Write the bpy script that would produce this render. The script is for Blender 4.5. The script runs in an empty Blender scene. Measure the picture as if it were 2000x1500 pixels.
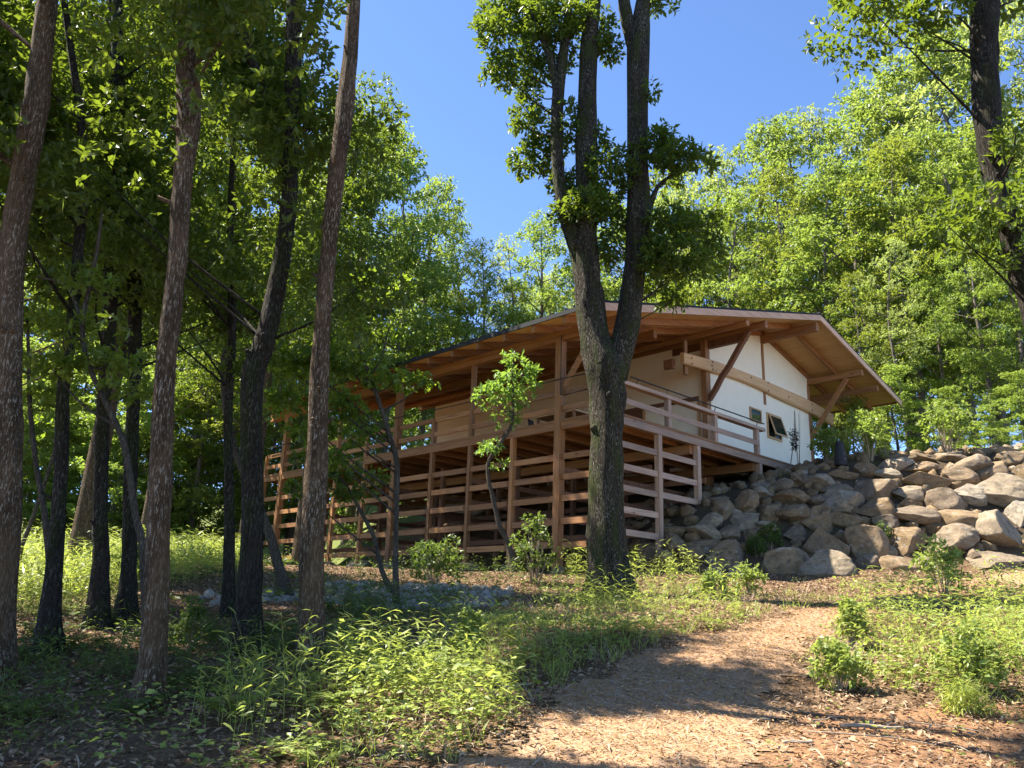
import bpy, math, random
import numpy as np
from mathutils import Matrix, Vector

S = bpy.context.scene
COL = S.collection
rng = np.random.default_rng(7)
random.seed(7)

# ------------------------------------------------------------------ camera
EYE = 1.6
F_PX = 1594.0                                   # focal length in pixels of the 2000 px wide photograph
_p, _r, _y = (math.radians(a) for a in (15.68, 2.0, -43.79))
FW = np.array([0, math.cos(_p), math.sin(_p)])
_up = np.array([0, -math.sin(_p), math.cos(_p)])
_rt = np.array([1.0, 0, 0])
RT = math.cos(_r) * _rt + math.sin(_r) * _up
UP = -math.sin(_r) * _rt + math.cos(_r) * _up
cam_d = bpy.data.cameras.new('camera')
cam_d.sensor_width = 36.0
cam_d.lens = F_PX / 2000 * 36.0
cam_d.clip_start = 0.05
cam_d.clip_end = 2000
cam = bpy.data.objects.new('camera', cam_d)
COL.objects.link(cam)
cam.matrix_world = Matrix((
    (RT[0], UP[0], -FW[0], 0), (RT[1], UP[1], -FW[1], 0), (RT[2], UP[2], -FW[2], EYE), (0, 0, 0, 1)))
S.camera = cam

# ------------------------------------------------------------------ light
SUN_EL = math.radians(57)
SUN_H = np.array([-0.95, 0.30]); SUN_H /= np.linalg.norm(SUN_H)
SUN_DIR = Vector((SUN_H[0] * math.cos(SUN_EL), SUN_H[1] * math.cos(SUN_EL), math.sin(SUN_EL)))
sd = bpy.data.lights.new('sun', 'SUN')
sd.energy = 5.0
sd.angle = math.radians(0.5)
sd.color = (1.0, 0.93, 0.81)
so = bpy.data.objects.new('sun', sd)
COL.objects.link(so)
so.rotation_euler = SUN_DIR.to_track_quat('Z', 'Y').to_euler()
so.location = SUN_DIR * 60
W = bpy.data.worlds.new('World')
S.world = W
W.use_nodes = True
wn = W.node_tree
sky = wn.nodes.new('ShaderNodeTexSky')
sky.sky_type = 'NISHITA'
sky.sun_disc = False
sky.sun_elevation = SUN_EL
sky.sun_rotation = math.atan2(SUN_H[0], SUN_H[1])
sky.altitude = 300
sky.air_density = 0.58
sky.dust_density = 0.1
sky.ozone_density = 6.0
bg = wn.nodes['Background']
bg.inputs['Strength'].default_value = 0.108
wn.links.new(sky.outputs['Color'], bg.inputs['Color'])
S.view_settings.view_transform = 'Standard'
S.view_settings.look = 'None'
S.view_settings.gamma = 1.0
S.view_settings.exposure = 1.95
S.cycles.max_bounces = 8
S.cycles.diffuse_bounces = 5
S.cycles.transmission_bounces = 5
S.cycles.use_denoising = True

# ------------------------------------------------------------------ pixel <-> place
def ray(px, py):
    return RT * (px - 1000) / F_PX + UP * (750 - py) / F_PX + FW

HC = np.array([2.489, 19.845, 4.690 + EYE])      # lodge corner: underside of the deck beam
HU = np.array([math.sin(_y), math.cos(_y), 0])   # along the long veranda side (lodge local Y)
HV = np.array([math.cos(_y), -math.sin(_y), 0])  # along the gable side (lodge local X)

def sm(t):
    t = np.clip(t, 0, 1)
    return t * t * (3 - 2 * t)

def T(x, y):
    x = np.asarray(x, float); y = np.asarray(y, float)
    b = 0.125 * np.minimum(y, 20) + 0.045 * np.clip(y - 20, 0, 400) + 0.045 * np.clip(x, 0, 30) * sm((y - 4) / 8)
    v = (x - HC[0]) * HV[0] + (y - HC[1]) * HV[1]
    u = (x - HC[0]) * HU[0] + (y - HC[1]) * HU[1]
    mv = np.interp(v - 0.30 * np.clip(u, 0, 40), [1.3, 3.7, 7.1, 9.6], [0, 0.5, 0.80, 1.0])
    s = np.minimum(sm((y - 19.7) / 4.7 * 0.8 + 0.1) * ((y > 19.2)), mv)
    s = np.clip((s - 0.03) / 0.97, 0, 1)
    top = 6.55 + 0.06 * np.clip(x - 8.5, 0, 12) + 0.09 * np.clip(y - 27, 0, 300)
    z = b + s * np.clip(top - b, 0, None)
    z = z + 0.05 * np.sin(x * 1.1 + 0.6 * y) * np.sin(y * 0.9 - 0.4 * x) + 0.025 * np.sin(2.7 * x + 1) * np.sin(2.3 * y)
    return z

def ground_at(px, py, tmax=120.0):
    d = ray(px, py); t0 = 1.0; prev = t0
    for t in np.linspace(1.0, tmax, 3000):
        if EYE + d[2] * t < T(d[0] * t, d[1] * t):
            a, b = prev, t
            for _ in range(30):
                m = (a + b) / 2
                if EYE + d[2] * m < T(d[0] * m, d[1] * m): b = m
                else: a = m
            return d[0] * b, d[1] * b, EYE + d[2] * b
        prev = t
    return d[0] * tmax, d[1] * tmax, EYE + d[2] * tmax

def at_Y(px, py, Y):
    d = ray(px, py); t = Y / d[1]
    return np.array([d[0] * t, Y, EYE + d[2] * t]), t

# ------------------------------------------------------------------ helpers
def tag(o, label=None, cat=None, group=None, kind=None):
    if label: o['label'] = label
    if cat: o['category'] = cat
    if group: o['group'] = group
    if kind: o['kind'] = kind
    return o

def thing(name, label, cat, loc=(0, 0, 0), rz=0.0, group=None):
    o = bpy.data.objects.new(name, None)
    o.empty_display_size = 0.2
    COL.objects.link(o)
    o.location = loc
    o.rotation_euler = (0, 0, rz)
    return tag(o, label, cat, group)

def mesh_np(name, V, loops, totals, mat, smooth=False):
    me = bpy.data.meshes.new(name)
    V = np.ascontiguousarray(V, np.float32)
    loops = np.ascontiguousarray(loops, np.int32).ravel()
    totals = np.ascontiguousarray(totals, np.int32).ravel()
    me.vertices.add(len(V)); me.vertices.foreach_set('co', V.ravel())
    me.loops.add(len(loops)); me.loops.foreach_set('vertex_index', loops)
    st = np.concatenate([[0], np.cumsum(totals)[:-1]]).astype(np.int32)
    me.polygons.add(len(totals))
    me.polygons.foreach_set('loop_start', st)
    me.polygons.foreach_set('loop_total', totals)
    me.polygons.foreach_set('use_smooth', np.full(len(totals), bool(smooth)))
    me.update(calc_edges=True)
    me.validate()
    me.materials.append(mat)
    return me

def put(name, me, parent=None, loc=None, rz=None):
    o = bpy.data.objects.new(name, me)
    COL.objects.link(o)
    if parent is not None: o.parent = parent
    if loc is not None: o.location = loc
    if rz is not None: o.rotation_euler = (0, 0, rz)
    return o

class MB:
    def __init__(s): s.V = []; s.L = []; s.T = []; s.n = 0
    def add(s, V, faces):
        V = np.asarray(V, float)
        for f in faces:
            s.L.extend(int(i) + s.n for i in f); s.T.append(len(f))
        s.V.append(V); s.n += len(V)
        return s
    def box(s, a, b):
        (x0, y0, z0), (x1, y1, z1) = a, b
        x0, x1 = min(x0, x1), max(x0, x1); y0, y1 = min(y0, y1), max(y0, y1); z0, z1 = min(z0, z1), max(z0, z1)
        V = [(x0, y0, z0), (x1, y0, z0), (x1, y1, z0), (x0, y1, z0), (x0, y0, z1), (x1, y0, z1), (x1, y1, z1), (x0, y1, z1)]
        return s.add(V, BOXF)
    def beam(s, a, b, w, h, up=(0, 0, 1), taper=1.0, seg=1, wob=0.0):
        a = np.asarray(a, float); b = np.asarray(b, float)
        d = b - a; d /= np.linalg.norm(d)
        sd_ = np.cross(d, up); sd_ /= np.linalg.norm(sd_); u_ = np.cross(sd_, d)
        V = []
        for i in range(seg + 1):
            t = i / seg; c = a + (b - a) * t; k = 1 + (taper - 1) * t
            c = c + (u_ * rng.normal(0, wob) + sd_ * rng.normal(0, wob) if 0 < i < seg else 0)
            for (p, q) in ((-1, -1), (1, -1), (1, 1), (-1, 1)):
                V.append(c + sd_ * p * w / 2 * k + u_ * q * h / 2 * k)
        F = [(0, 1, 2, 3)]
        for i in range(seg):
            o = 4 * i
            for j in range(4):
                F.append((o + j, o + 4 + j, o + 4 + (j + 1) % 4, o + (j + 1) % 4))
        o = 4 * seg
        F.append((o + 3, o + 2, o + 1, o))
        return s.add(V, F)
    def tube(s, pts, rad, n=8, rough=0.0, cap=True, lobes=0.0):
        P = np.asarray(pts, float); R = np.asarray(rad, float)
        k = len(P)
        D = np.gradient(P, axis=0); D /= np.linalg.norm(D, axis=1)[:, None] + 1e-9
        ref = np.array([0.31, 0.95, 0.05]) if abs(D[0][1]) < 0.8 else np.array([1.0, 0.1, 0])
        A = np.cross(D, ref); A /= np.linalg.norm(A, axis=1)[:, None]
        B = np.cross(D, A)
        th = np.arange(n) * 2 * math.pi / n
        rr = R[:, None] * np.ones(n)[None]
        if rough: rr = rr * (1 + rng.normal(0, rough, (k, n)))
        if lobes:
            ph = rng.uniform(0, 6.28, 3)
            rr = rr * (1 + lobes * (np.sin(3 * th + ph[0]) * 0.5 + np.sin(5 * th + ph[1]) * 0.5)[None])
        V = P[:, None] + rr[..., None] * (np.cos(th)[None, :, None] * A[:, None] + np.sin(th)[None, :, None] * B[:, None])
        V = V.reshape(-1, 3)
        i = np.arange(k - 1)[:, None] * n; j = np.arange(n)[None]; j2 = (j + 1) % n
        F = np.stack([i + j, i + j2, i + n + j2, i + n + j], -1).reshape(-1, 4) + s.n
        s.L.extend(F.ravel().tolist()); s.T.extend([4] * len(F))
        if cap:
            s.L.extend((np.arange(n)[::-1] + s.n).tolist()); s.T.append(n)
            s.L.extend((np.arange(n) + (k - 1) * n + s.n).tolist()); s.T.append(n)
        s.V.append(V); s.n += len(V)
        return s
    def mesh(s, name, mat, smooth=False):
        return mesh_np(name, np.concatenate(s.V), s.L, s.T, mat, smooth)
    def build(s, name, mat, parent=None, smooth=False):
        return put(name, s.mesh(name, mat, smooth), parent)

BOXF = [(0, 3, 2, 1), (4, 5, 6, 7), (0, 1, 5, 4), (1, 2, 6, 5), (2, 3, 7, 6), (3, 0, 4, 7)]

def spline(P, n):
    """smooth resample of a polyline (Catmull-Rom), any number of columns"""
    P = np.asarray(P, float)
    Q = np.vstack([2 * P[0] - P[1], P, 2 * P[-1] - P[-2]])
    out = []
    m = len(P) - 1
    for t in np.linspace(0, m - 1e-6, n):
        i = int(t); f = t - i
        p0, p1, p2, p3 = Q[i], Q[i + 1], Q[i + 2], Q[i + 3]
        out.append(0.5 * (2 * p1 + (p2 - p0) * f + (2 * p0 - 5 * p1 + 4 * p2 - p3) * f * f + (3 * p1 - p0 - 3 * p2 + p3) * f ** 3))
    return np.array(out)

# ------------------------------------------------------------------ materials
def newmat(name):
    m = bpy.data.materials.new(name); m.use_nodes = True
    nt = m.node_tree
    b = nt.nodes['Principled BSDF']
    return m, nt, b

def N(nt, kind, **kw):
    n = nt.nodes.new(kind)
    for k, v in kw.items():
        if k.startswith('_'): setattr(n, k[1:], v)
        else: n.inputs[k.replace('__', ' ')].default_value = v
    return n

def ramp(nt, fac, stops):
    r = nt.nodes.new('ShaderNodeValToRGB')
    e = r.color_ramp.elements
    while len(e) < len(stops): e.new(0.5)
    for i, (p, c) in enumerate(stops):
        e[i].position = p; e[i].color = (*c, 1)
    nt.links.new(fac, r.inputs['Fac'])
    return r.outputs['Color']

def mix(nt, fac, a, b, mode='MIX'):
    m = nt.nodes.new('ShaderNodeMix'); m.data_type = 'RGBA'; m.blend_type = mode
    for s_, i in ((fac, 0), (a, 6), (b, 7)):
        if hasattr(s_, 'links') or hasattr(s_, 'is_linked'): nt.links.new(s_, m.inputs[i])
        elif i == 0: m.inputs[0].default_value = s_
        else: m.inputs[i].default_value = (*s_, 1)
    return m.outputs[2]

def coords(nt, scale, kind='Object'):
    tc = nt.nodes.new('ShaderNodeTexCoord'); mp = nt.nodes.new('ShaderNodeMapping')
    mp.inputs['Scale'].default_value = scale
    nt.links.new(tc.outputs[kind], mp.inputs['Vector'])
    return mp.outputs['Vector']

def noise(nt, vec, scale, detail=4, rough=0.55):
    n = nt.nodes.new('ShaderNodeTexNoise')
    n.inputs['Scale'].default_value = scale; n.inputs['Detail'].default_value = detail; n.inputs['Roughness'].default_value = rough
    nt.links.new(vec, n.inputs['Vector'])
    return n.outputs['Fac']

def bump(nt, b, h, strength, dist):
    n = nt.nodes.new('ShaderNodeBump')
    n.inputs['Strength'].default_value = strength; n.inputs['Distance'].default_value = dist
    nt.links.new(h, n.inputs['Height']); nt.links.new(n.outputs['Normal'], b.inputs['Normal'])

def mat_leaf(name, c_dark, c_light, trans, t_amt=0.42, rough=0.45, var=0):
    m, nt, b = newmat(name)
    g = nt.nodes.new('ShaderNodeNewGeometry'); oi = nt.nodes.new('ShaderNodeObjectInfo')
    col = ramp(nt, g.outputs['Random Per Island'], [(0.0, c_dark), (0.85, c_light), (1.0, tuple(min(1, c * 1.35) for c in c_light))])
    hv = nt.nodes.new('ShaderNodeHueSaturation')
    ma = N(nt, 'ShaderNodeMapRange'); ma.inputs[3].default_value = 0.475 if var else 0.49; ma.inputs[4].default_value = 0.515
    if var:
        mv_ = N(nt, 'ShaderNodeMapRange'); mv_.inputs[1].default_value = 0.0; mv_.inputs[3].default_value = 0.65; mv_.inputs[4].default_value = 1.25
        fr_ = nt.nodes.new('ShaderNodeMath'); fr_.operation = 'FRACT'; mu_ = nt.nodes.new('ShaderNodeMath'); mu_.operation = 'MULTIPLY'; mu_.inputs[1].default_value = 7.31
        nt.links.new(oi.outputs['Random'], mu_.inputs[0]); nt.links.new(mu_.outputs[0], fr_.inputs[0]); nt.links.new(fr_.outputs[0], mv_.inputs[0]); nt.links.new(mv_.outputs[0], hv.inputs['Value'])
    nt.links.new(oi.outputs['Random'], ma.inputs[0]); nt.links.new(ma.outputs[0], hv.inputs['Hue'])
    nt.links.new(col, hv.inputs['Color'])
    nt.links.new(hv.outputs['Color'], b.inputs['Base Color'])
    b.inputs['Roughness'].default_value = rough
    b.inputs['Specular IOR Level'].default_value = 0.35
    t = nt.nodes.new('ShaderNodeBsdfTranslucent')
    t.inputs['Color'].default_value = (*trans, 1)
    mx = nt.nodes.new('ShaderNodeMixShader'); mx.inputs[0].default_value = t_amt
    out = nt.nodes['Material Output']
    nt.links.new(b.outputs[0], mx.inputs[1]); nt.links.new(t.outputs[0], mx.inputs[2])
    nt.links.new(mx.outputs[0], out.inputs['Surface'])
    return m

def mat_bark(name, dark, light, lichen, amt=0.6, moss=0.0, fs=15.0):
    m, nt, b = newmat(name)
    v = coords(nt, (fs, fs, fs * 0.10))
    nz = nt.nodes.new('ShaderNodeTexNoise'); nz.inputs['Scale'].default_value = 1.6; nz.inputs['Detail'].default_value = 4
    nt.links.new(v, nz.inputs['Vector'])
    sc_ = nt.nodes.new('ShaderNodeVectorMath'); sc_.operation = 'SCALE'; sc_.inputs['Scale'].default_value = 0.9
    wv = nt.nodes.new('ShaderNodeVectorMath'); wv.operation = 'ADD'
    nt.links.new(nz.outputs['Color'], sc_.inputs[0]); nt.links.new(v, wv.inputs[0]); nt.links.new(sc_.outputs[0], wv.inputs[1])
    vo = nt.nodes.new('ShaderNodeTexVoronoi'); vo.feature = 'DISTANCE_TO_EDGE'; vo.inputs['Scale'].default_value = 1.5
    nt.links.new(wv.outputs[0], vo.inputs['Vector'])
    fine = noise(nt, coords(nt, (fs * 3, fs * 3, fs * .5)), 1.5, 6, 0.7)
    fur = mix(nt, 0.55, ramp(nt, vo.outputs['Distance'], [(0.0, (0, 0, 0)), (0.18, (1, 1, 1))]), ramp(nt, fine, [(0.3, (0, 0, 0)), (0.7, (1, 1, 1))]))
    col = mix(nt, fur, dark, light)
    tone = noise(nt, coords(nt, (4, 4, 0.9)), 1.5, 5, 0.65)
    col = mix(nt, ramp(nt, tone, [(0.38, (0, 0, 0)), (0.68, (0.8, 0.8, 0.8))]), col, tuple(c * 0.5 for c in dark))
    ln = noise(nt, coords(nt, (56, 56, 12)), 1.3, 6, 0.7)
    pat = noise(nt, coords(nt, (3.5, 3.5, 1.3)), 1.0, 4)
    lm = ramp(nt, pat, [(0.38, (0.25, 0.25, 0.25)), (0.60, (1, 1, 1))])
    lf = mix(nt, 1.0, ramp(nt, ln, [(0.535, (0, 0, 0)), (0.60, (amt, amt, amt))]), lm, 'MULTIPLY')
    col = mix(nt, lf, col, lichen)
    if moss:
        mo = noise(nt, coords(nt, (3.0, 3.0, 0.8)), 1.7, 5, 0.6)
        col = mix(nt, ramp(nt, mo, [(0.5, (0, 0, 0)), (0.62, (moss, moss, moss))]), col, (0.045, 0.055, 0.012))
    nt.links.new(col, b.inputs['Base Color'])
    b.inputs['Roughness'].default_value = 0.9
    b.inputs['Specular IOR Level'].default_value = 0.15
    bump(nt, b, fur, 1.0, 0.04)
    return m

def mat_wood(name, axis, c1, c2, grey=0.25, rough=0.65):
    m, nt, b = newmat(name)
    sc = [9.0, 9.0, 9.0]; sc[axis] = 0.35
    g = noise(nt, coords(nt, tuple(sc)), 2.6, 6, 0.6)
    col = ramp(nt, g, [(0.3, c2), (0.52, c1), (0.75, tuple(min(1, c * 1.18) for c in c1))])
    st = noise(nt, coords(nt, (1.1, 1.1, 1.1)), 1.3, 4, 0.6)
    col = mix(nt, ramp(nt, st, [(0.48, (0, 0, 0)), (0.75, (grey, grey, grey))]), col, (0.24, 0.20, 0.18))
    kn = nt.nodes.new('ShaderNodeTexVoronoi'); kn.inputs['Scale'].default_value = 1.0
    k2 = [3.0, 3.0, 3.0]; k2[axis] = 1.2
    nt.links.new(coords(nt, tuple(k2)), kn.inputs['Vector'])
    col = mix(nt, ramp(nt, kn.outputs['Distance'], [(0.05, (0.8, 0.8, 0.8)), (0.09, (0, 0, 0))]), col, tuple(c * 0.35 for c in c2))
    oi = nt.nodes.new('ShaderNodeObjectInfo'); hv = nt.nodes.new('ShaderNodeHueSaturation')
    ma = N(nt, 'ShaderNodeMapRange'); ma.inputs[3].default_value = 0.68; ma.inputs[4].default_value = 1.2
    nt.links.new(oi.outputs['Random'], ma.inputs[0]); nt.links.new(ma.outputs[0], hv.inputs['Value']); nt.links.new(col, hv.inputs['Color'])
    nt.links.new(hv.outputs['Color'], b.inputs['Base Color'])
    b.inputs['Roughness'].default_value = rough
    b.inputs['Specular IOR Level'].default_value = 0.25
    bump(nt, b, g, 0.25, 0.01)
    return m

def mat_plain(name, c, rough=0.5, metal=0.0, var=0.0, scale=8.0, bmp=0.0):
    m, nt, b = newmat(name)
    b.inputs['Roughness'].default_value = rough; b.inputs['Metallic'].default_value = metal
    n = noise(nt, coords(nt, (1, 1, 1)), scale, 5)
    nt.links.new(ramp(nt, n, [(0.3, tuple(x * (1 - var) for x in c)), (0.7, tuple(min(1, x * (1 + var)) for x in c))]), b.inputs['Base Color'])
    if bmp: bump(nt, b, n, bmp, 0.01)
    return m

def mat_stone(name):
    m, nt, b = newmat(name)
    v = coords(nt, (1, 1, 1))
    oi = nt.nodes.new('ShaderNodeObjectInfo')
    base = ramp(nt, oi.outputs['Random'], [(0.0, (0.20, 0.138, 0.076)), (0.35, (0.27, 0.190, 0.112)), (0.65, (0.21, 0.158, 0.110)), (0.88, (0.29, 0.235, 0.165)), (1.0, (0.38, 0.335, 0.27))])
    av = nt.nodes.new('ShaderNodeVectorMath'); av.operation = 'ADD'
    cx = nt.nodes.new('ShaderNodeCombineXYZ')
    mu = nt.nodes.new('ShaderNodeMath'); mu.operation = 'MULTIPLY'; mu.inputs[1].default_value = 37.0
    nt.links.new(oi.outputs['Random'], mu.inputs[0])
    for i in range(3): nt.links.new(mu.outputs[0], cx.inputs[i])
    nt.links.new(v, av.inputs[0]); nt.links.new(cx.outputs[0], av.inputs[1])
    vv = av.outputs[0]
    n1 = noise(nt, vv, 2.2, 6, 0.62)
    col = mix(nt, ramp(nt, n1, [(0.32, (0, 0, 0)), (0.68, (1, 1, 1))]), mix(nt, 1.0, base, (0.62, 0.60, 0.58), 'MULTIPLY'), mix(nt, 1.0, base, (1.25, 1.22, 1.15), 'MULTIPLY'))
    n2 = noise(nt, vv, 9, 6, 0.7)
    col = mix(nt, ramp(nt, n2, [(0.55, (0, 0, 0)), (0.68, (0.55, 0.55, 0.55))]), col, (0.30, 0.28, 0.25))
    n3 = noise(nt, vv, 5, 5, 0.7)
    col = mix(nt, ramp(nt, n3, [(0.52, (0, 0, 0)), (0.66, (0.75, 0.75, 0.75))]), col, (0.075, 0.062, 0.040))
    n4 = noise(nt, vv, 3.1, 6, 0.75)
    col = mix(nt, ramp(nt, n4, [(0.57, (0, 0, 0)), (0.64, (0.7, 0.7, 0.7))]), col, (0.34, 0.315, 0.27))
    nt.links.new(col, b.inputs['Base Color'])
    b.inputs['Roughness'].default_value = 0.88
    b.inputs['Specular IOR Level'].default_value = 0.2
    bump(nt, b, mix(nt, 0.5, n1, noise(nt, vv, 22, 5, 0.7)), 0.9, 0.07)
    return m

def mat_ground(name):
    m, nt, b = newmat(name)
    v = coords(nt, (1, 1, 1))
    at = nt.nodes.new('ShaderNodeAttribute'); at.attribute_name = 'soil'
    fine = noise(nt, v, 34, 6, 0.75)
    mid = noise(nt, v, 3.0, 5, 0.6)
    litter = ramp(nt, fine, [(0.30, (0.055, 0.034, 0.020)), (0.48, (0.15, 0.095, 0.055)), (0.62, (0.24, 0.16, 0.095)), (0.75, (0.34, 0.25, 0.16))])
    litter = mix(nt, ramp(nt, mid, [(0.4, (0, 0, 0)), (0.65, (0.7, 0.7, 0.7))]), litter, mix(nt, 1.0, litter, (0.5, 0.42, 0.36), 'MULTIPLY'))
    soil = ramp(nt, fine, [(0.3, (0.14, 0.072, 0.036)), (0.55, (0.27, 0.15, 0.080)), (0.75, (0.38, 0.24, 0.145))])
    sf = nt.nodes.new('ShaderNodeMath'); sf.operation = 'ADD'
    nt.links.new(at.outputs['Fac'], sf.inputs[0])
    m2 = nt.nodes.new('ShaderNodeMath'); m2.operation = 'MULTIPLY_ADD'; m2.inputs[1].default_value = 0.8; m2.inputs[2].default_value = -0.4
    nt.links.new(noise(nt, v, 1.7, 5, 0.6), m2.inputs[0]); nt.links.new(m2.outputs[0], sf.inputs[1])
    col = mix(nt, ramp(nt, sf.outputs[0], [(0.42, (0, 0, 0)), (0.6, (1, 1, 1))]), litter, soil)
    a2 = nt.nodes.new('ShaderNodeAttribute'); a2.attribute_name = 'turf'
    turf = ramp(nt, fine, [(0.3, (0.05, 0.075, 0.018)), (0.7, (0.14, 0.19, 0.045))])
    col = mix(nt, a2.outputs['Fac'], col, turf)
    a3 = nt.nodes.new('ShaderNodeAttribute'); a3.attribute_name = 'earth_shade'
    col = mix(nt, a3.outputs['Fac'], col, ramp(nt, fine, [(0.35, (0.042, 0.029, 0.018)), (0.7, (0.11, 0.082, 0.054))]))
    nt.links.new(col, b.inputs['Base Color'])
    b.inputs['Roughness'].default_value = 0.95
    b.inputs['Specular IOR Level'].default_value = 0.1
    bump(nt, b, fine, 0.7, 0.03)
    return m

def mat_chip(name, cols):
    m, nt, b = newmat(name)
    g = nt.nodes.new('ShaderNodeNewGeometry')
    n = len(cols)
    nt.links.new(ramp(nt, g.outputs['Random Per Island'], [(i / max(1, n - 1), c) for i, c in enumerate(cols)]), b.inputs['Base Color'])
    b.inputs['Roughness'].default_value = 0.8
    b.inputs['Specular IOR Level'].default_value = 0.2
    return m

M_OAK = mat_leaf('oak leaf', (0.030, 0.052, 0.010), (0.080, 0.115, 0.020), (0.22, 0.30, 0.022), 0.40)
M_MAPLE = mat_leaf('maple leaf', (0.045, 0.080, 0.012), (0.105, 0.155, 0.025), (0.27, 0.38, 0.028), 0.45)
M_BGLEAF = mat_leaf('woodland leaf', (0.075, 0.120, 0.024), (0.180, 0.245, 0.052), (0.34, 0.45, 0.065), 0.44, var=1)
M_BGPALE = mat_leaf('pale woodland leaf', (0.115, 0.160, 0.046), (0.250, 0.305, 0.095), (0.42, 0.50, 0.11), 0.46, var=1)
M_BGDARK = mat_leaf('dark woodland leaf', (0.060, 0.085, 0.014), (0.145, 0.180, 0.030), (0.30, 0.36, 0.04), 0.44, var=1)
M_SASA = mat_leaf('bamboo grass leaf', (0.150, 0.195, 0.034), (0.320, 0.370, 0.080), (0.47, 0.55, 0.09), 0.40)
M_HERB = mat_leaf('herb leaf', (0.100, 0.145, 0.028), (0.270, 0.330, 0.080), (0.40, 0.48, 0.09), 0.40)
M_SHADE = mat_leaf('shrub and shaded leaf', (0.040, 0.065, 0.014), (0.100, 0.140, 0.030), (0.20, 0.28, 0.04), 0.38)  # shade put into the leaf colour for plants under trees; shrubs share it
M_BARK = mat_bark('oak bark', (0.080, 0.049, 0.026), (0.23, 0.150, 0.084), (0.50, 0.42, 0.31), 0.85, fs=24)
M_BARKD = mat_bark('dark bark', (0.018, 0.014, 0.010), (0.055, 0.042, 0.030), (0.30, 0.28, 0.23), 0.45, moss=0.4)
M_BARKB = mat_bark('mossy bark', (0.018, 0.014, 0.009), (0.060, 0.047, 0.030), (0.36, 0.33, 0.26), 0.7, moss=0.75, fs=9.0)
M_BARKS = mat_bark('smooth bark', (0.07, 0.055, 0.04), (0.16, 0.13, 0.095), (0.36, 0.33, 0.27), 0.5, fs=20)
M_BARKF = mat_bark('woodland bark', (0.13, 0.105, 0.080), (0.30, 0.255, 0.20), (0.35, 0.32, 0.28), 0.4)
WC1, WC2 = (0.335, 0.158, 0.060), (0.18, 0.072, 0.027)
M_WX, M_WY, M_WZ = (mat_wood('cedar ' + 'xyz'[i], i, WC1, WC2, 0.25) for i in range(3))
GC1, GC2 = (0.46, 0.305, 0.210), (0.29, 0.180, 0.118)
M_GX, M_GZ = (mat_wood('shade-toned cedar ' + 'xyz'[i], i, GC1, GC2, 0.5) for i in (0, 2))  # greyer cedar: skylit shade of the gable side put into the colour
M_SOF = mat_wood('soffit board', 1, (0.86, 0.53, 0.23), (0.68, 0.37, 0.145), 0.05)
M_PINE = mat_wood('pine log', 0, (0.62, 0.38, 0.19), (0.48, 0.26, 0.11), 0.1)
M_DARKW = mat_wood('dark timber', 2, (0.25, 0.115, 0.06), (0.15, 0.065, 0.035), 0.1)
M_BARGE = mat_wood('barge board', 0, (0.68, 0.43, 0.28), (0.52, 0.28, 0.16), 0.2)
M_PLAS = mat_plain('lime plaster', (0.93, 0.81, 0.62), 0.9, 0, 0.03, 3.0, 0.12)
M_ROOF = mat_plain('roof sheet metal', (0.014, 0.016, 0.018), 0.9, 0.0, 0.2)
M_BLACK = mat_plain('black steel', (0.010, 0.010, 0.010), 0.7, 0.0, 0.1)
M_GLASS = mat_plain('window glass', (0.015, 0.03, 0.022), 0.06, 0, 0.1)
M_STONE = mat_stone('field stone')
M_PEB = mat_chip('pebble', [(0.15, 0.13, 0.105), (0.22, 0.20, 0.165), (0.33, 0.30, 0.26), (0.19, 0.155, 0.12)])
M_GROUND = mat_ground('forest floor')
M_LIT = mat_chip('dead leaf', [(0.10, 0.056, 0.03), (0.19, 0.115, 0.062), (0.28, 0.18, 0.105), (0.40, 0.29, 0.185)])
M_CHIP = mat_chip('wood chip', [(0.20, 0.110, 0.042), (0.34, 0.203, 0.084), (0.45, 0.285, 0.126), (0.27, 0.155, 0.062), (0.54, 0.385, 0.20)])
M_PATH = mat_plain('chip bed', (0.28, 0.165, 0.088), 0.95, 0, 0.5, 40.0, 0.6)
M_STICK = mat_plain('dead twig', (0.30, 0.23, 0.16), 0.9, 0, 0.3, 14.0)

# ------------------------------------------------------------------ foliage
def leaf_quads(C, D, Nn, L, Wd, fold=0.0):
    """one rhombic leaf of 4 vertices per row"""
    Sd = np.cross(D, Nn)
    Sd /= np.linalg.norm(Sd, axis=1)[:, None] + 1e-9
    L = L[:, None]; Wd = Wd[:, None]
    m = C + D * L * 0.5
    V = np.stack([C, m + Sd * Wd / 2 + Nn * L * fold, C + D * L - Nn * L * fold, m - Sd * Wd / 2 + Nn * L * fold], 1).reshape(-1, 3)
    return V

def unit(A): return A / (np.linalg.norm(A, axis=1)[:, None] + 1e-9)

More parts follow.
